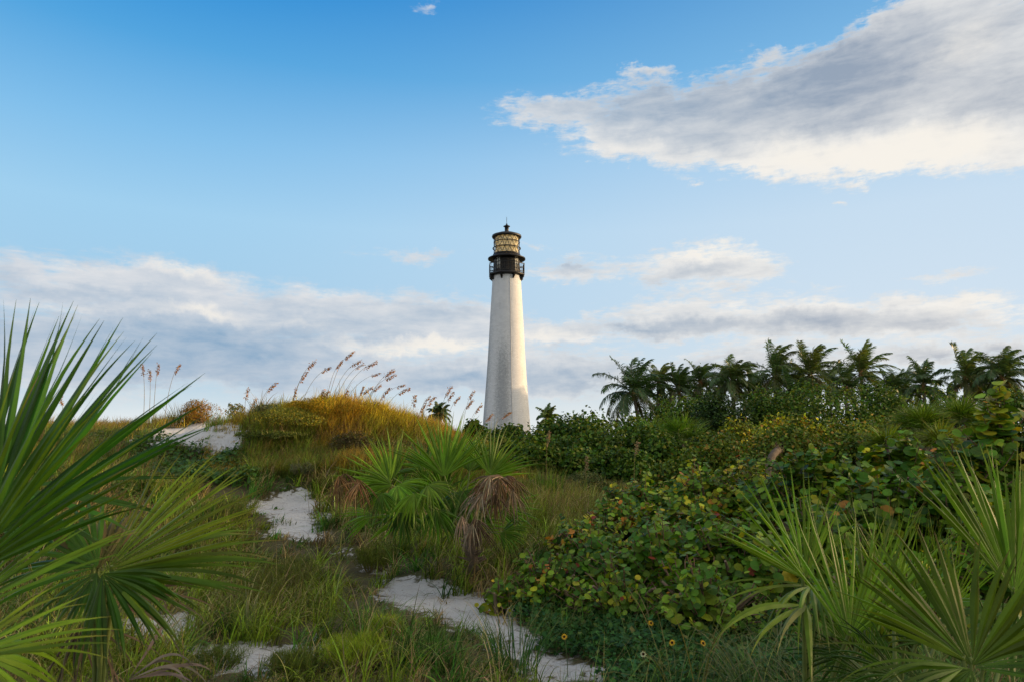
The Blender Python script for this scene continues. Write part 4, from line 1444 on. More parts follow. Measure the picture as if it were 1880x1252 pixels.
cf((800, 935, 6.8), (815, 1010, 6.7), 70, (0.025, 0.065, 0.014), nseg=20, fuse=.35, droop=.6, nrm=(0, -1, .6))
cf((740, 940, 6.8), (735, 1010, 6.7), 80, (0.02, 0.055, 0.012), nseg=20, fuse=.35, droop=.6, nrm=(0, -1, .6))
cf((850, 900, 7.2), (870, 990, 6.9), 80, (0.02, 0.055, 0.012), nseg=20, fuse=.35, droop=.6, nrm=(0, -1, .6))
cf((780, 860, 7.4), (740, 815, 7.6), 60, (0.04, 0.09, 0.016), nseg=20, fuse=.34, droop=.15)
cf((862, 865, 7.4), (880, 790, 7.6), 60, (0.045, 0.095, 0.016), nseg=20, fuse=.34, droop=.15)
cf((930, 890, 7.2), (965, 940, 7.0), 50, (0.05, 0.09, 0.018), nseg=16, fuse=.3, droop=.6, nrm=(0, -.8, 1))
# dead skirts
for h, t, hf, cc, ns, dr_ in [((622, 872, 6.5), (640, 950, 6.4), 40, DEADR, 24, .7), ((655, 878, 6.45), (672, 950, 6.35), 40, (0.10, .06, .03), 22, .7), ((900, 872, 6.4), (865, 930, 6.3), 48, (0.20, .16, .11), 22, .9), ((915, 874, 6.35), (945, 945, 6.3), 44, (0.11, .07, .035), 24, .8), ((945, 880, 6.5), (965, 940, 6.4), 40, (0.11, .08, .04), 18, .8), ((885, 905, 6.3), (850, 965, 6.2), 36, (0.16, .14, .10), 16, .9), ((910, 905, 6.3), (905, 975, 6.25), 42, (0.08, .055, .03), 20, .8), ((940, 900, 6.3), (955, 965, 6.2), 36, (0.14, .11, .07), 16, .8), ((868, 960, 6.3), (850, 1015, 6.2), 26, (0.20, .17, .12), 9, .9), ((880, 965, 6.4), (895, 1025, 6.3), 34, (0.07, .05, .03), 12, .8), ((900, 885, 6.5), (850, 900, 6.2), 30, (0.12, .07, .035), 12, 1.2), ((660, 885, 6.4), (622, 930, 6.3), 30, (0.16, .11, .06), 12, .9),
                              ((632, 868, 6.8), (640, 925, 6.7), 62, DEADR, 30, 1.2), ((690, 905, 6.7), (650, 930, 6.6), 46, DEADR, 22, 1.3), ((645, 880, 6.9), (620, 940, 6.8), 40, (0.15, .10, .06), 18, 1.0),
                              ((925, 875, 6.9), (880, 905, 6.6), 60, (0.19, .14, .10), 26, 1.4), ((930, 872, 6.9), (950, 930, 6.8), 62, (0.14, .085, .055), 28, 1.2),
                              ((880, 900, 6.6), (860, 940, 6.4), 50, (0.25, .20, .15), 18, 1.5), ((905, 890, 6.7), (900, 950, 6.5), 60, (0.17, .12, .085), 26, 1.4),
                              ((848, 945, 6.5), (858, 1000, 6.4), 30, (0.25, .20, .15), 12, 1.5), ((870, 950, 6.8), (895, 1010, 6.7), 50, (0.10, .075, .05), 18, 1.3)]:
    cf(h, t, hf, cc, dead=True, nseg=ns, fuse=.25, droop=dr_, petiole=False, ragged=.35, wf=1.7, rows=11, tipc=None, nrm=(0, -1, .9))
for k in range(26):
    u_ = rng.uniform(-1, 1)
    lo_ = rng.random()
    hx_ = 815 + 130 * u_ + rng.normal(0, 8)
    hy_ = 880 + 95 * lo_ + 20 * u_ * u_
    Yh = rng.uniform(6.9, 7.7) + .2 * (1 - lo_)
    tx_ = hx_ + 60 * u_ + rng.normal(0, 30)
    ty_ = hy_ - 85 + 95 * abs(u_) + 60 * lo_ * rng.random()
    cf((hx_, hy_, Yh), (tx_, ty_, Yh - .1), rng.uniform(38, 62), [MG, LG, (0.03, .07, .014), (0.07, .12, .02)][k % 4], nseg=int(rng.integers(14, 24)), fuse=.28, droop=rng.uniform(.15, .5), wf=.9, nrm=(rng.normal(0, .35), -1, rng.uniform(.2, 1)))
for a, b, r in [((870, 1035, 7.2), (856, 965, 6.8), .055)]:
    g = Geo()
    A, Bq = pix(*a), pix(*b)
    A[2] = gz(A[0], A[1]) - .05
    V = bezier(A, (A + Bq) / 2 + np.array([.05, -.05, 0]), Bq, 16)
    tube(g, V, np.linspace(r, r * .8, 16) * (1 + .12 * rng.uniform(-1, 1, 16)), (0.12, 0.09, 0.065), 9)
    for q in range(2, 15):
        for k in range(5):
            d = unit(np.array([rng.normal(), rng.normal() - .4, .6]))
            tube(g, [V[q], V[q] + d * rng.uniform(.08, .16)], [.02, .006], (0.15, 0.11, 0.08), 4)
    g.build('trunk', M_BARK, pc)


def palmetto(label, px, Y, hpy, Rpx, nf, col, group=None, dome=1.0, L=.55, name='saw_palmetto', nseg=18, trunk=True, dead=3):
    """rounded palmetto: fans on stalks spread over a dome"""
    b = ground(px, Y)
    t = thing(name, label, 'palmetto', b, group)
    top = pix(px, hpy, Y)[2]
    R = Rpx / F * Y
    heart = np.array([b[0], b[1], max(b[2] + .15, top - R * dome * 1.1)])
    if trunk:
        g = Geo()
        tube(g, bezier(b - UP * .1, (b + heart) / 2 + np.array([.04, 0, 0]), heart, 8), .09, (0.12, .09, .07), 8)
        g.build('trunk', M_BARK, t)
    for k in range(nf):
        a = k * 2.39996 + rng.uniform(-.3, .3)
        e = math.asin(min(1, max(-.35, 1 - 1.25 * (k + .5) / nf)))
        d = np.array([math.cos(a) * math.cos(e), math.sin(a) * math.cos(e), math.sin(e)])
        hub = heart + d * (R - L * .75) * np.array([1, 1, dome])
        nrm = unit(np.array([-d[0], -d[1], .9]) + rng.normal(0, .15, 3))
        frond_part(t, heart, hub, unit(d + UP * .12), nrm, L * rng.uniform(.85, 1.1), half=85, nseg=nseg, fuse=.34, droop=.22 + .2 * (e < .2), col=vary(col, 1, .1, .2)[0], rows=7, ragged=.15)
    for k in range(dead):
        a = rng.uniform(0, 6.28)
        d = np.array([math.cos(a), math.sin(a), -.3])
        frond_part(t, heart, heart + d * .25, d, np.array([0, 0, 1.]), L * .9, dead=True, half=60, nseg=14, fuse=.3, droop=1.0, col=(0.16, .12, .09), rows=8, petiole=False, tipc=None)
    return t


palmetto('round dome of palmetto fans standing in the thicket below the left-end palms', 1250, 20, 752, 62, 30, (0.045, 0.095, 0.02), L=.62, nseg=24, dome=.9)
palmetto('palmetto fans at the left shoulder of the round dome', 1195, 21, 765, 40, 16, (0.035, 0.085, 0.016), L=.6, dome=.8)
GP = 'palmettos in front of the palm row at the right'
palmetto('tall palmetto tuft below the open rounded palm', 1690, 15, 724, 62, 26, (0.055, 0.10, 0.02), GP, L=.62, nseg=22, dome=1.0)
palmetto('palmetto tuft right of the tall tuft, below the reddish-tipped palm', 1765, 16, 718, 50, 22, (0.055, 0.10, 0.02), GP, L=.6, nseg=20, dome=1.0)
palmetto('low palmetto tuft left of the tall tuft, among olive shrubs', 1625, 14, 775, 42, 14, (0.07, 0.11, 0.02), GP, L=.5, nseg=18, dome=.9)
palmetto('pale-edged low palmetto in front of the tall tuft', 1725, 12.5, 768, 45, 16, (0.065, 0.10, 0.025), GP, L=.5, nseg=18, dome=.9)
palmetto('small palmetto rosette on the flank of the dune left of the thicket', 880, 13, 800, 42, 14, (0.05, 0.09, 0.018), None, L=.42, dome=.8, dead=1)

for lab, px, Y, R_, n_, c_ in [('low brownish scrub in the hollow right of the palmetto clump', 1010, 13.5, 42, 1800, (0.14, .12, .05)), ('grey-green scrub in the hollow against the dark thicket', 1075, 15.5, 45, 2000, (0.12, .15, .06)), ('dark scrub between the bright tuft and the sea grape', 1090, 12.2, 40, 1800, (0.06, .09, .03))]:
    fb(lab, px, Y, 905 - Y * 2.4, R_, n_, .055, [c_, tuple(np.array(c_) * .6), tuple(np.array(c_) * 1.4), (0.2, .17, .08)], [.35, .3, .25, .1], group='low scrub in the hollow', name='low_scrub', aspect=.3)
# strap-leaved tufts: countable tall green tussocks
def tussock(label, px, Y, n, ln, col, group='upright tufts of broad green grass', spread=.12, droop=.9, w=.010, name='grass_tuft', tipc=.5, lean=.35, base=None):
    b = ground(px, Y)
    g = Geo()
    a = rng.uniform(0, 6.28, n)
    r = spread * np.sqrt(rng.random(n))
    B_ = np.stack([b[0] + r * np.cos(a), b[1] + r * np.sin(a), np.full(n, b[2] - .02)], 1)
    blades(g, B_, a + rng.normal(0, .5, n), ln * rng.uniform(.55, 1.1, n), np.full(n, w) * rng.uniform(.7, 1.2, n), np.abs(rng.normal(0, lean, n)), droop * rng.uniform(.3, 1.3, n), vary(col, n, .12, .3), seg=6, tipc=tipc)
    o = g.build(name, M_GRASS, loc=b)
    return tag(o, label, 'grass tuft', group)


tussock('bright green upright grass tuft between the palmetto clump and the dark thicket', 1003, 12.5, 190, .62, (0.075, 0.16, 0.02), spread=.28, w=.014, droop=.7)
tussock('green grass tuft at the left foot of the centre palmetto clump', 735, 8.3, 130, .42, (0.05, 0.11, 0.03), spread=.12, w=.006)
tussock('tall green tuft at the bottom beside the sand path', 950, 4.6, 90, .55, (0.04, 0.11, 0.03), spread=.13, w=.007, droop=.7)
tussock('green tuft standing at the left lip of the lower path', 690, 5.2, 80, .36, (0.05, 0.11, 0.03), spread=.12, w=.006)
tussock('pale arching tuft on the left between the sand patches', 470, 5.2, 22, .62, (0.14, 0.16, 0.07), spread=.05, w=.008, droop=1.4, tipc=.8)
tussock('tangled green tuft under the bright palmetto at the lower right', 1400, 3.6, 120, .55, (0.07, 0.11, 0.05), spread=.25, w=.008, droop=1.6, lean=.6)
tussock('tangled tuft under the corner palmetto at the lower right', 1560, 3.2, 120, .5, (0.05, 0.09, 0.035), spread=.3, w=.008, droop=1.6, lean=.6)
tussock('long arching grass over the flowers at the bottom', 1250, 3.7, 26, .85, (0.12, 0.12, 0.04), spread=.12, w=.006, droop=2.0, tipc=.9, lean=.5)
tussock('bushy dark green tuft at the left rim of the dune crest', 490, 15.2, 160, .50, (0.04, 0.085, 0.03), spread=.35, w=.012, droop=.8)
tussock('spiky grass tuft on the left skyline beside the golden bush', 330, 20, 70, .75, (0.08, 0.09, 0.03), spread=.25, w=.016, droop=.6)

# ------------------------------------------------------------------ small shrubs on the dune
GOLD = [(0.28, 0.21, 0.02), (0.42, 0.30, 0.03), (0.42, 0.23, 0.03), (0.20, 0.18, 0.03)]
fb('golden orange round bush on the left skyline above the sand', 366, 20, 738, 36, 3600, .055, [(0.30, .19, .03), (0.36, .17, .04), (0.20, .15, .03), (.4, .28, .08)], [.3, .3, .25, .15], group=None, name='golden_bush', aspect=.3, mat=M_DUNE)
fb('small pale-leaved bush on the skyline beside the golden orange bush', 430, 20.5, 742, 20, 420, .07, [(0.20, .22, .12), (0.10, .13, .05), (0.35, .34, .22), (.3, .2, .1)], [.3, .4, .2, .1], group=None, name='pale_bush', spiky=.3, lumps=6)
GD = 'leafy golden shrubs on the dune crest'
fb('grey-green leafy shrub at the left end of the dune crest', 492, 14.8, 745, 30, 2600, .05, [(0.14, .16, .07), (0.22, .22, .10), (0.09, .11, .04), (.3, .26, .10)], [.3, .25, .3, .15], group=GD, name='dune_shrub', aspect=.5)
fb('golden shrub on top of the dune crest under the tallest sea oats', 570, 14.6, 735, 55, 7000, .035, GOLD, [.3, .35, .15, .2], group=GD, name='dune_shrub', aspect=.4, mat=M_DUNE)
fb('orange-gold shrub right of the top of the dune crest', 640, 14.9, 742, 52, 6000, .035, GOLD, [.25, .2, .4, .15], group=GD, name='dune_shrub', aspect=.35, mat=M_DUNE)
fb('flat golden shrub spilling down the left front of the dune crest', 525, 14.3, 752, 75, 6500, .035, [(0.16, 0.19, 0.03), (0.28, 0.24, 0.03), (0.42, 0.32, 0.03), (0.12, 0.15, 0.03)], [.35, .2, .15, .3], group=GD, name='dune_shrub', aspect=.4)


FC = 'scrubby patches on the face of the dune'
fb('dark scrub added in place of the shadow on the front of the dune', 655, 13.2, 800, 60, 3600, .06, [(0.06, .05, .025), (0.10, .08, .04), (0.07, .085, .02), (0.14, .11, .06)], [.35, .3, .25, .1], group=FC, name='dune_scrub', aspect=.25)  # dark leaf colours stand in for the shadow on the dune face
fb('olive scrub on the left flank of the dune below the grey-green shrub', 500, 14.0, 792, 62, 4200, .055, [(0.08, .11, .02), (0.12, .15, .025), (0.05, .08, .018), (0.17, .15, .05)], [.35, .3, .25, .1], group=FC, name='dune_scrub', aspect=.3)
fb('brown and green scrub right of the shadow-dark scrub', 745, 13.4, 815, 60, 3600, .06, [(0.09, .11, .025), (0.13, .10, .04), (0.06, .085, .02), (0.17, .13, .06)], [.35, .3, .25, .1], group=FC, name='dune_scrub', aspect=.25)
fb('low green scrub at the left foot of the dune above the sand patch', 440, 12.2, 862, 60, 3600, .06, [(0.05, .09, .018), (0.08, .12, .02), (0.04, .065, .015), (0.13, .13, .03)], [.35, .3, .25, .1], group=FC, name='dune_scrub', aspect=.4)


def herb(label, px, Y, tpy, rpx, n, col, group='feathery yellow-green herbs'):
    """feathery herb: very fine short blades through a loose mound"""
    b = ground(px, Y)
    t = thing('feathery_herb', label, 'herb', b, group)
    R = rpx / F * Y
    h = max(.12, pix(px, tpy, Y)[2] - b[2])
    g = Geo()
    ns = max(14, n // 90)
    gs = Geo()
    for k in range(ns):
        a = rng.uniform(0, 6.28); q = math.sqrt(rng.random())
        tip = b + np.array([R * q * math.cos(a), R * q * math.sin(a), h * (.55 + .45 * math.sqrt(1 - q * q)) * rng.uniform(.75, 1.05)])
        st = b + np.array([R * .4 * q * math.cos(a), R * .4 * q * math.sin(a), 0])
        V = bezier(st, (st + tip) / 2 + UP * .03, tip, 7)
        tube(gs, V, np.linspace(.004, .0015, 7), (0.12, .10, .04), 3, cap=False)
        m = n // ns
        f = rng.uniform(.25, 1.0, m)
        p = np.stack([np.interp(f, np.linspace(0, 1, 7), V[:, j]) for j in range(3)], 1) + rng.normal(0, .012, (m, 3))
        blades(g, p, rng.uniform(0, 6.28, m), rng.uniform(.02, .05, m) * (Y / 5) ** .4, np.full(m, .0022) * (Y / 5), rng.uniform(.1, 1.2, m), rng.uniform(0, .6, m), vary(col, m, .15, .35), seg=2)
    g.build('foliage', M_GRASS, t)
    gs.build('stem', M_STEM, t)
    return t


YG = (0.22, 0.30, 0.02)
herb('feathery yellow-green herb mound at the bottom centre', 665, 4.5, 1165, 70, 9000, YG)
herb('upright feathery herb right of the bottom centre mound', 715, 4.9, 1130, 34, 5200, YG)
herb('feathery herb at the bottom edge left of the centre mound', 560, 4.4, 1215, 60, 5200, (0.09, .12, .02))
herb('yellowish round herb on the dune slope left of the palmetto clump', 515, 12.3, 848, 42, 6000, (0.15, .16, .018))
herb('sparse herb in the tangle left of the centre', 540, 6.6, 1020, 60, 5200, (0.10, .12, .02))
herb('sparse herb between the tangle and the centre sand', 490, 5.9, 1050, 55, 4600, (0.10, .12, .02))
herb('herb behind the lower path next to the palmetto trunk', 690, 7.9, 1000, 45, 4600, (0.10, .13, .02))
herb('small herb on the sand at the bottom left', 430, 4.5, 1205, 50, 3600, (0.08, .12, .02))
herb('grey-green herb on the dune face above the upper sand patch', 560, 12.0, 850, 30, 3000, (0.14, .15, .08))
herb('green herb left of the upper sand patch', 430, 9.5, 905, 60, 5200, (0.07, .11, .02))

# ------------------------------------------------------------------ sea oats
def sea_oat(label, tip, base, Y, group='sea oats on the dune crest', thick=.005, size=1.0, hue=None):
    T = pix(tip[0], tip[1], Y)
    x = pix(base[0], base[1], Y)[0]
    b = np.array([x, Y, gz(x, Y) - .02])
    H = T[2] - b[2]
    t = thing('sea_oat', label, 'sea oat', b, group)
    mid = b + np.array([(T[0] - b[0]) * .22, rng.normal(0, .07), H * rng.uniform(.70, .84)])
    V = bezier(b, mid, T, 22)
    g = Geo()
    tube(g, V, np.linspace(thick, thick * .45, 22), (0.15, 0.12, 0.045), 4, cap=False)
    n = 5
    blades(g, np.tile(b, (n, 1)), rng.uniform(0, 6.28, n), rng.uniform(.3, .6, n) * min(1, H), np.full(n, .009), rng.uniform(.1, .5, n), rng.uniform(.3, 1.2, n), vary((.16, .14, .05), n), seg=5)
    g.build('stem', M_STEM, t)
    g = Geo()
    ln = .26 * size
    cum = np.concatenate([[0], np.cumsum(np.linalg.norm(np.diff(V, axis=0), axis=1))])
    m = int(62 * size)
    s = cum[-1] - ln * (np.arange(m) + rng.random(m)) / m
    p = np.stack([np.interp(s, cum, V[:, j]) for j in range(3)], 1)
    dirv = unit(V[-1] - V[-4])
    hang = unit(np.tile(dirv * .6 + np.array([.25, 0, -.9]), (m, 1)) + rng.normal(0, .4, (m, 3)))
    off = hang * rng.uniform(.0, .045, (m, 1)) * size
    kites(g, p + off, rng.normal(0, 1, (m, 3)), hang, rng.uniform(.034, .058, m) * size ** .5, vary(palette(hue or [(0.36, .19, .065), (0.24, .12, .045), (0.50, .31, .14)], [.5, .3, .2], m), m), aspect=.5)
    g.build('seed_head', M_SEED, t)


OATS = [((578, 662), (536, 724)), ((562, 682), (534, 726)), ((606, 673), (552, 728)), ((648, 645), (602, 722)), ((628, 662), (599, 724)), ((661, 661), (608, 724)), ((667, 667), (614, 726)),
        ((690, 663), (622, 730)), ((697, 684), (628, 732)), ((722, 678), (672, 742)), ((725, 687), (664, 740)), ((594, 714), (586, 728)), ((603, 716), (590, 730)), ((667, 708), (656, 740)),
        ((683, 710), (645, 738)), ((699, 706), (668, 744)), ((743, 705), (684, 748)), ((751, 711), (700, 752)), ((761, 724), (758, 756)), ((789, 726), (765, 762)), ((797, 727), (772, 762)),
        ((828, 708), (806, 775)), ((832, 718), (806, 777)), ((843, 727), (815, 780)), ((868, 717), (846, 786)), ((867, 733), (836, 785)), ((883, 742), (850, 790)), ((780, 742), (766, 768)),
        ((507, 702), (474, 745)), ((543, 712), (538, 728)), ((637, 715), (630, 734)), ((714, 712), (690, 745))]
OLAB = ['upper seed head of the pair leaning at the left end of the dune crest', 'lower seed head of the pair leaning at the left end of the dune crest', 'nodding dark head alone between the left pair and the tallest sea oat',
        'tallest sea oat of all, its long head bending right', 'sea oat just under and left of the tallest one', 'left head of the three bunched level with each other over the crest', 'middle, slightly lower head of the three bunched over the crest',
        'rightmost of the three bunched level heads over the crest', 'lone head halfway down right of the three bunched heads', 'upper of two slanting heads right of the lone head', 'lower of two slanting heads right of the lone head',
        'short sea oat hugging the golden shrub top, left one of two', 'short sea oat hugging the golden shrub top, right one of two', 'small upright head low in the middle of the crest', 'small level head beside the low upright one',
        'full head low over the middle of the crest', 'upper head of the pair on the right shoulder of the dune', 'lower head of the pair on the right shoulder of the dune', 'thin upright sea oat right of the shoulder pair',
        'flat faint head above the short palm tuft, left one', 'flat faint head above the short palm tuft, right one', 'highest of the three heads above the small dark palm tuft', 'second of the three heads above the small dark palm tuft',
        'lowest of the three heads above the small dark palm tuft', 'head touching the lighthouse left edge, upper one', 'upright head near the lighthouse left edge', 'long drooping head crossing the lighthouse left edge',
        'low head left of the small dark palm tuft', 'sea oat standing apart left of the dune crest', 'short bent sea oat at the foot of the left pair', 'short sea oat in the gap below the tallest one', 'faint short sea oat on the middle of the right slope']
for (tp, bs), lab in zip(OATS, OLAB):
    sea_oat(lab, tp, bs, 15.0 if tp[0] < 760 else 15.8, size=rng.uniform(.75, 1.05))
for tp, bs, lab in [((936, 755), (872, 800), 'drooping sea oat head in front of the lower lighthouse wall'), ((903, 759), (868, 800), 'faint sea oat head at the lighthouse foot')]:
    sea_oat(lab, tp, bs, 14.5, size=.8)
for tp, bs, lab in [((260, 668), (262, 790), 'leftmost thin sea oat on the far left dune'), ((274, 678), (272, 790), 'low sea oat second on the far left dune'), ((290, 668), (280, 790), 'tallest sea oat on the far left dune'),
                    ((330, 668), (300, 790), 'bent sea oat right of the tallest far left one'), ((109, 724), (112, 800), 'sea oat glimpsed between the dark palmetto blades'), ((454, 712), (448, 765), 'thin sea oat above the pale-leaved bush'),
                    ((470, 730), (452, 768), 'short sea oat between the pale bush and the crest')]:
    sea_oat(lab, tp, bs, 19.0, group='sea oats on the far left dune', thick=.007, size=1.1)
for tp, bs, lab in [((1170, 808), (1163, 868), 'fat dry seed plume standing before the dark thicket'), ((1007, 790), (1002, 850), 'thin pale plume before the thicket left of the fat one'), ((1076, 835), (1075, 868), 'short dry plume low before the thicket')]:
    sea_oat(lab, tp, bs, 12.5, group='dry plumes before the thicket', size=.9, hue=[(0.20, .17, .11), (0.26, .22, .14), (0.14, .11, .07)])

# fallen dead palm trunk
b = pix(1405, 852, 11.0)
t = thing('dead_trunk', 'short brown ringed dead palm trunk sticking up out of the yellow-green shrubs', 'dead trunk', b)
g = Geo()
V = bezier(b - UP * .5, b + np.array([.0, 0, .1]), pix(1428, 826, 11.6), 22)
tube(g, V, .055 * (1 + .16 * (np.arange(22) % 3 == 0)), (0.075, 0.055, 0.035), 10)
g.build('trunk', M_BARK, t)
g = Geo()
m = 60
blades(g, np.tile(V[-1], (m, 1)) + rng.normal(0, .04, (m, 3)), rng.uniform(0, 6.28, m), rng.uniform(.06, .16, m), np.full(m, .008), rng.uniform(0, 2, m), rng.uniform(0, 2, m), vary((.18, .12, .08), m), seg=3)
g.build('leaf_stubs', M_DEAD, t)

# ------------------------------------------------------------------ beach sunflowers in the creeper
for k, (px, py, Y) in enumerate([(1036, 1168, 4.9), (1234, 1179, 4.9), (1291, 1180, 4.7), (1195, 1143, 5.2), (1181, 1200, 4.6)]):
    for Y in np.arange(3.6, 8, .04):
        H_ = pix(px, py, Y)
        z = gz(H_[0], H_[1])
        if H_[2] - z < .24:
            break
    lab = ['yellow daisy with dark centre nearest the path', 'yellow daisy under the arching grass, in the middle', 'yellow daisy at the right of the creeper patch', 'highest yellow daisy, at the top of the creeper patch', 'pale little daisy bud low in the creeper'][k]
    t = thing('beach_daisy', lab, 'flower', (H_[0], H_[1], z), 'yellow daisies in the creeper')
    g = Geo(); tube(g, bezier(np.array([H_[0] + .02, H_[1] + .02, z]), np.array([H_[0] + .02, H_[1], (z + H_[2]) / 2]), H_), .0025, (0.06, .09, .03), 4)
    g.build('stem', M_STEM, t)
    nrm = unit(np.array([rng.normal(0, .2), -.7, .6]))
    u_ = unit(np.cross(nrm, UP)); v_ = np.cross(nrm, u_)
    g = Geo()
    m = 12
    an = np.arange(m) * 2 * np.pi / m
    dd = np.cos(an)[:, None] * u_ + np.sin(an)[:, None] * v_
    sz = .015 if k < 4 else .014
    kites(g, H_ + dd * .006, np.tile(nrm, (m, 1)), dd + nrm * .1, np.full(m, sz), vary((0.75, .42, .02) if k < 4 else (.6, .6, .35), m, .05, .1), aspect=.42, fold=.04)
    g.build('petals', M_PETAL, t)
    g = Geo()
    lathe(g, H_, [(.0065, H_[2] - .004), (.006, H_[2] + .004), (.002, H_[2] + .007)], 10, (0.06, .02, .01), cap=True)
    g.build('flower_centre', M_SEED, t)

# ------------------------------------------------------------------ ground cover and grass (nobody could count it)
def proj_xyz(p):
    return proj(p)


def scatter(n, poly, Y0, Y1, power=1.0):
    """ground points whose place in the photograph falls within a polygon"""
    xs_, ys_ = zip(*poly)
    out_ = []
    need = n
    for _ in range(40):
        y = Y0 + (Y1 - Y0) * rng.random(need * 3) ** power
        x = (rng.uniform(min(xs_), max(xs_), need * 3) - CX) / F * y * cP
        z = height(x, y)
        px, py, _d = proj(np.stack([x, y, z], 1))
        ok = inside(px, py, poly)
        out_.append(np.stack([x, y, z], 1)[ok])
        if sum(map(len, out_)) > n:
            break
    return np.concatenate(out_)[:n]


CREEP = [(940, 1130), (1010, 1100), (1300, 1090), (1480, 1130), (1500, 1300), (1150, 1300), (1020, 1215), (960, 1180)]


def creeper(name, label_poly, n, Y0, Y1, col, leaf, hgt):
    p = scatter(n, label_poly, Y0, Y1)
    N = len(p)
    sandm = on_sand(p[:, 0], p[:, 1], p[:, 2])
    p = p[~sandm]; N = len(p)
    hump = .4 + vnoise(p[:, 0], p[:, 1], .35, 9)
    p = p + UP * (rng.random((N, 1)) ** .7) * hgt * hump[:, None]
    g = Geo()
    kites(g, p, unit(UP * 1.0 + rng.normal(0, .45, (N, 3)) + np.array([0, -.25, 0])), rng.normal(0, 1, (N, 3)) + UP * .1, leaf * rng.uniform(.5, 1.3, N), vary(palette(col, [.4, .35, .2, .05], N), N, .1, .3), aspect=.75, fold=.1)
    return tag(g.build(name, M_FAR), kind='stuff')


creeper('creeper', CREEP, 15000, 3.4, 6.4, [(0.018, .065, .014), (0.028, .09, .018), (0.045, .12, .022), (0.10, .12, .03)], .042, .16)
creeper('leafy_ground_cover', [(300, 800), (420, 818), (480, 845), (470, 900), (380, 890), (250, 870), (230, 820)], 7000, 9, 19, [(0.035, .085, .014), (0.05, .11, .018), (0.08, .14, .022), (0.12, .12, .03)], .08, .18)
creeper('ground_cover', [(-50, 800), (300, 800), (300, 900), (-50, 1000)], 7000, 6, 20, [(0.05, .08, .016), (0.07, .10, .02), (0.10, .12, .03), (0.14, .12, .05)], .07, .2)


def meadow(name, n, Y0, Y1, xr, per, ln, wd, keep=None, power=1.0, seg=4, wind=.6, colfn=None, droop=1.2, lean=.45, tipc=.5, spread=.06, kind='stuff', clump=.5, mat=None):
    y = Y0 + (Y1 - Y0) * rng.random(n) ** power
    hw = (xr[1] - xr[0]) / 2
    x = pix(0, 800, 1.0)[0] * 0 + (rng.uniform(xr[0], xr[1], n) - CX) / F * y * cP
    z = height(x, y)
    px, py, _ = proj(np.stack([x, y, z], 1))
    ok = ~on_sand(x, y, z) | (rng.random(n) < .11)
    ok &= vnoise(x, y, .8, 12) > clump * rng.random(n)
    if keep is not None:
        ok &= keep(px, py, x, y, z)
    x, y, z, px, py = x[ok], y[ok], z[ok], px[ok], py[ok]
    m = len(x)
    col = colfn(px, py, x, y, z)
    tl = ln * (.6 + .7 * vnoise(x, y, 1.1, 14)) * rng.uniform(.7, 1.2, m)
    infront = np.zeros(m, bool)
    for p_ in SAND[:5]:
        for dyy in (25, 50, 80):
            infront |= inside(px, py - dyy, p_)
    tl = np.where(infront & (y < 19), tl * rng.uniform(.2, .6, m), tl)
    tl = np.where((px > 900) & (y > 12), tl * .65, tl)
    hd = rng.uniform(0, 6.28, m)
    R = lambda a: np.repeat(a, per, 0)
    N = m * per
    B_ = np.stack([R(x) + rng.normal(0, spread, N), R(y) + rng.normal(0, spread, N), R(z) - .015], 1)
    ha = rng.uniform(0, 6.28, N)
    hv = np.stack([np.cos(ha) + wind, np.sin(ha) * .9], 1)
    head = np.arctan2(hv[:, 1], hv[:, 0])
    L_ = R(tl) * rng.uniform(.45, 1.15, N)
    wv = wd * np.clip(R(y) / 7.0, .75, 2.2) * rng.uniform(.45, 1.35, N)
    g = Geo()
    blades(g, B_, head, L_, wv, np.abs(rng.normal(0, lean, N)), droop * rng.uniform(.2, 1.5, N), vary(R(col), N, .14, .55), seg=seg, tipc=tipc)
    return tag(g.build(name, mat or M_GRASS), kind=kind)


def c_near(px, py, x, y, z):
    v = vnoise(x, y, 1.3, 21)[:, None]
    w = vnoise(x, y, .6, 22)[:, None]
    r = rng.random((len(x), 1))
    gr = np.array([0.055, .155, .022]); br = np.array([0.27, .21, .10]); ol = np.array([0.16, .24, .022])
    c = np.where(r < .20 + .25 * (v > .6), br, np.where(w > .5, gr, ol))
    return c * (.3 + 1.2 * rng.random((len(x), 1)) ** 1.3)


def c_dune(px, py, x, y, z):
    """dune grass: greener low on the face and to the left, straw on the crest with sunlit gold put into its colour"""
    k = np.clip((z - (EYE[2] - .1)) / .7 + .5 * (vnoise(x, y, 1.0, 31) - .5), 0, 1)[:, None] * np.clip((px - 430) / 90, .25, 1)[:, None]
    lo = np.array([0.12, .19, .03]); hi = np.array([0.58, .46, .05]); rd = np.array([0.50, .28, .05]); br = np.array([.20, .14, .075])
    c = lo * (1 - k) + hi * k  # crest colour raised to carry the glow of the low sun
    v = vnoise(x, y, .9, 23)[:, None]
    r = rng.random((len(x), 1))
    c = np.where(v > .66, c * .5 + rd * .5, c)
    return np.where(r < .22 * (1 - k * .7), br, c) * (.55 + .9 * rng.random((len(x), 1)))


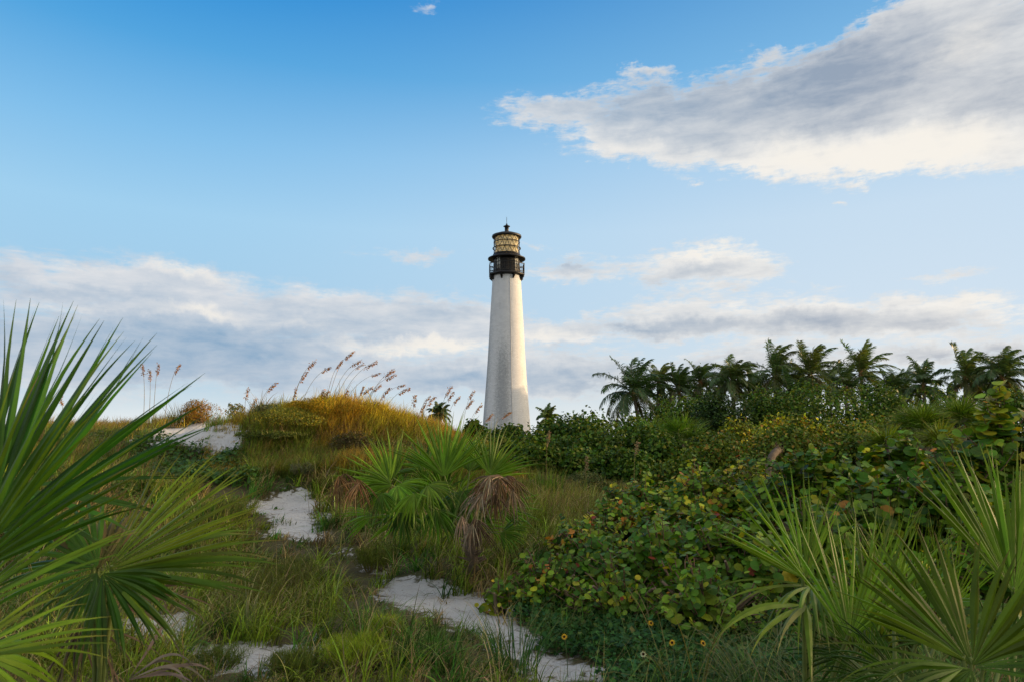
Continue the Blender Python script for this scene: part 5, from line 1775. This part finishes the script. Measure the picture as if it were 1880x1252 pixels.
RIGHT = [(1200, 880), (1240, 850), (1900, 850), (1900, 1400), (1030, 1400), (960, 1180), (930, 1110), (960, 1060), (1080, 1010), (1140, 940)]
left_only = lambda px, py, x, y, z: ~inside(px, py, RIGHT)
meadow('grass', 4200, 3.9, 8.5, (-100, 1250), 20, .42, .0095, left_only, .9, 6, colfn=c_near, droop=1.7, lean=.5, clump=1.1, spread=.035)
meadow('grass', 4600, 8.0, 13.5, (-100, 1250), 20, .38, .0085, left_only, 1.0, 5, colfn=c_near, droop=1.5, lean=.45, clump=.9, spread=.05)
meadow('dune_grass', 9500, 12.0, 18.5, (380, 960), 22, .38, .0050, None, 1.0, 4, colfn=c_dune, droop=1.2, lean=.4, clump=.3, wind=.7, mat=M_DUNE)
meadow('grass', 3500, 13.0, 22, (-100, 420), 18, .40, .005, None, 1.0, 4, colfn=c_dune, droop=1.0, lean=.4, clump=.9, wind=.6)
meadow('grass', 2400, 9, 18, (930, 1240), 22, .40, .0045, left_only, 1.0, 4, colfn=c_near, droop=1.0, lean=.4, clump=.3)
meadow('grass', 1500, 2.6, 6.5, (1000, 2000), 18, .34, .0048, lambda px, py, x, y, z: ~left_only(px, py, x, y, z), 1.0, 5, colfn=lambda px, py, x, y, z: np.tile([[.07, .17, .03]], (len(x), 1)), droop=1.7, lean=.6, clump=.6)
meadow('grass', 900, 2.0, 4.2, (-400, 700), 18, .30, .0042, None, 1.0, 5, colfn=c_near, droop=1.7, lean=.6, clump=.6)

# taller ragged tufts that break the outline of the crest
meadow('dune_grass', 420, 13.6, 17.0, (400, 930), 11, .62, .0070, lambda px, py, x, y, z: z > EYE[2] - .35, 1.0, 5, colfn=c_dune, droop=1.1, lean=.35, clump=1.3, wind=.9, mat=M_DUNE, spread=.03)
# sparse long arching stalks among the shorter grass
meadow('long_grass', 900, 3.9, 12, (-50, 1150), 7, .62, .0060, left_only, 1.0, 7, colfn=lambda px, py, x, y, z: palette([(.24, .26, .08), (.34, .27, .14), (.12, .22, .06)], [.4, .35, .25], len(x)), droop=2.0, lean=.35, clump=1.0, tipc=.8, spread=.03)
meadow('grass', 800, 2.8, 5.6, (1000, 2000), 12, .46, .0085, lambda px, py, x, y, z: ~left_only(px, py, x, y, z), 1.0, 6, colfn=lambda px, py, x, y, z: palette([(.06, .13, .03), (.16, .18, .06), (.22, .17, .09)], [.5, .3, .2], len(x)), droop=1.9, lean=.5, clump=1.0)
# fallen straw and twigs on the sand
n = 9000
y = rng.uniform(3.9, 13, n); x = (rng.uniform(200, 1200, n) - CX) / F * y * cP
z = height(x, y)
N = n
g = Geo()
blades(g, np.stack([x, y, z + .004], 1), rng.uniform(0, 6.28, n), rng.uniform(.05, .22, n), np.full(n, .0028) * np.clip(y / 6, .8, 2), np.full(n, 1.5), rng.uniform(-.1, .12, n), vary(palette([(0.16, .12, .08), (0.28, .22, .14), (0.09, .06, .04)], [.5, .3, .2], n), n), seg=3)
tag(g.build('dry_straw', M_DEAD), kind='stuff')

# ------------------------------------------------------------------ the grove off to the right whose shade covers the hollow
for k, (x, y, H_, r) in enumerate([(31, 2, 5.4, 4.2), (34, 8, 5.9, 4.2), (36, 14.5, 5.8, 4.0), (37, 20, 5.6, 4.2), (40, 26, 5.3, 4.2), (30, -5, 5.6, 4.4), (43, 31, 5.6, 3.4)]):
    z = gz(x, y) - 1.0
    far_bush('shade_tree', 'dense low tree of the grove beyond the right edge', (x, y, z), r, r, z + H_, 5200, .34, DK, W4, group='grove beyond the right edge', cat='tree', lumps=22)
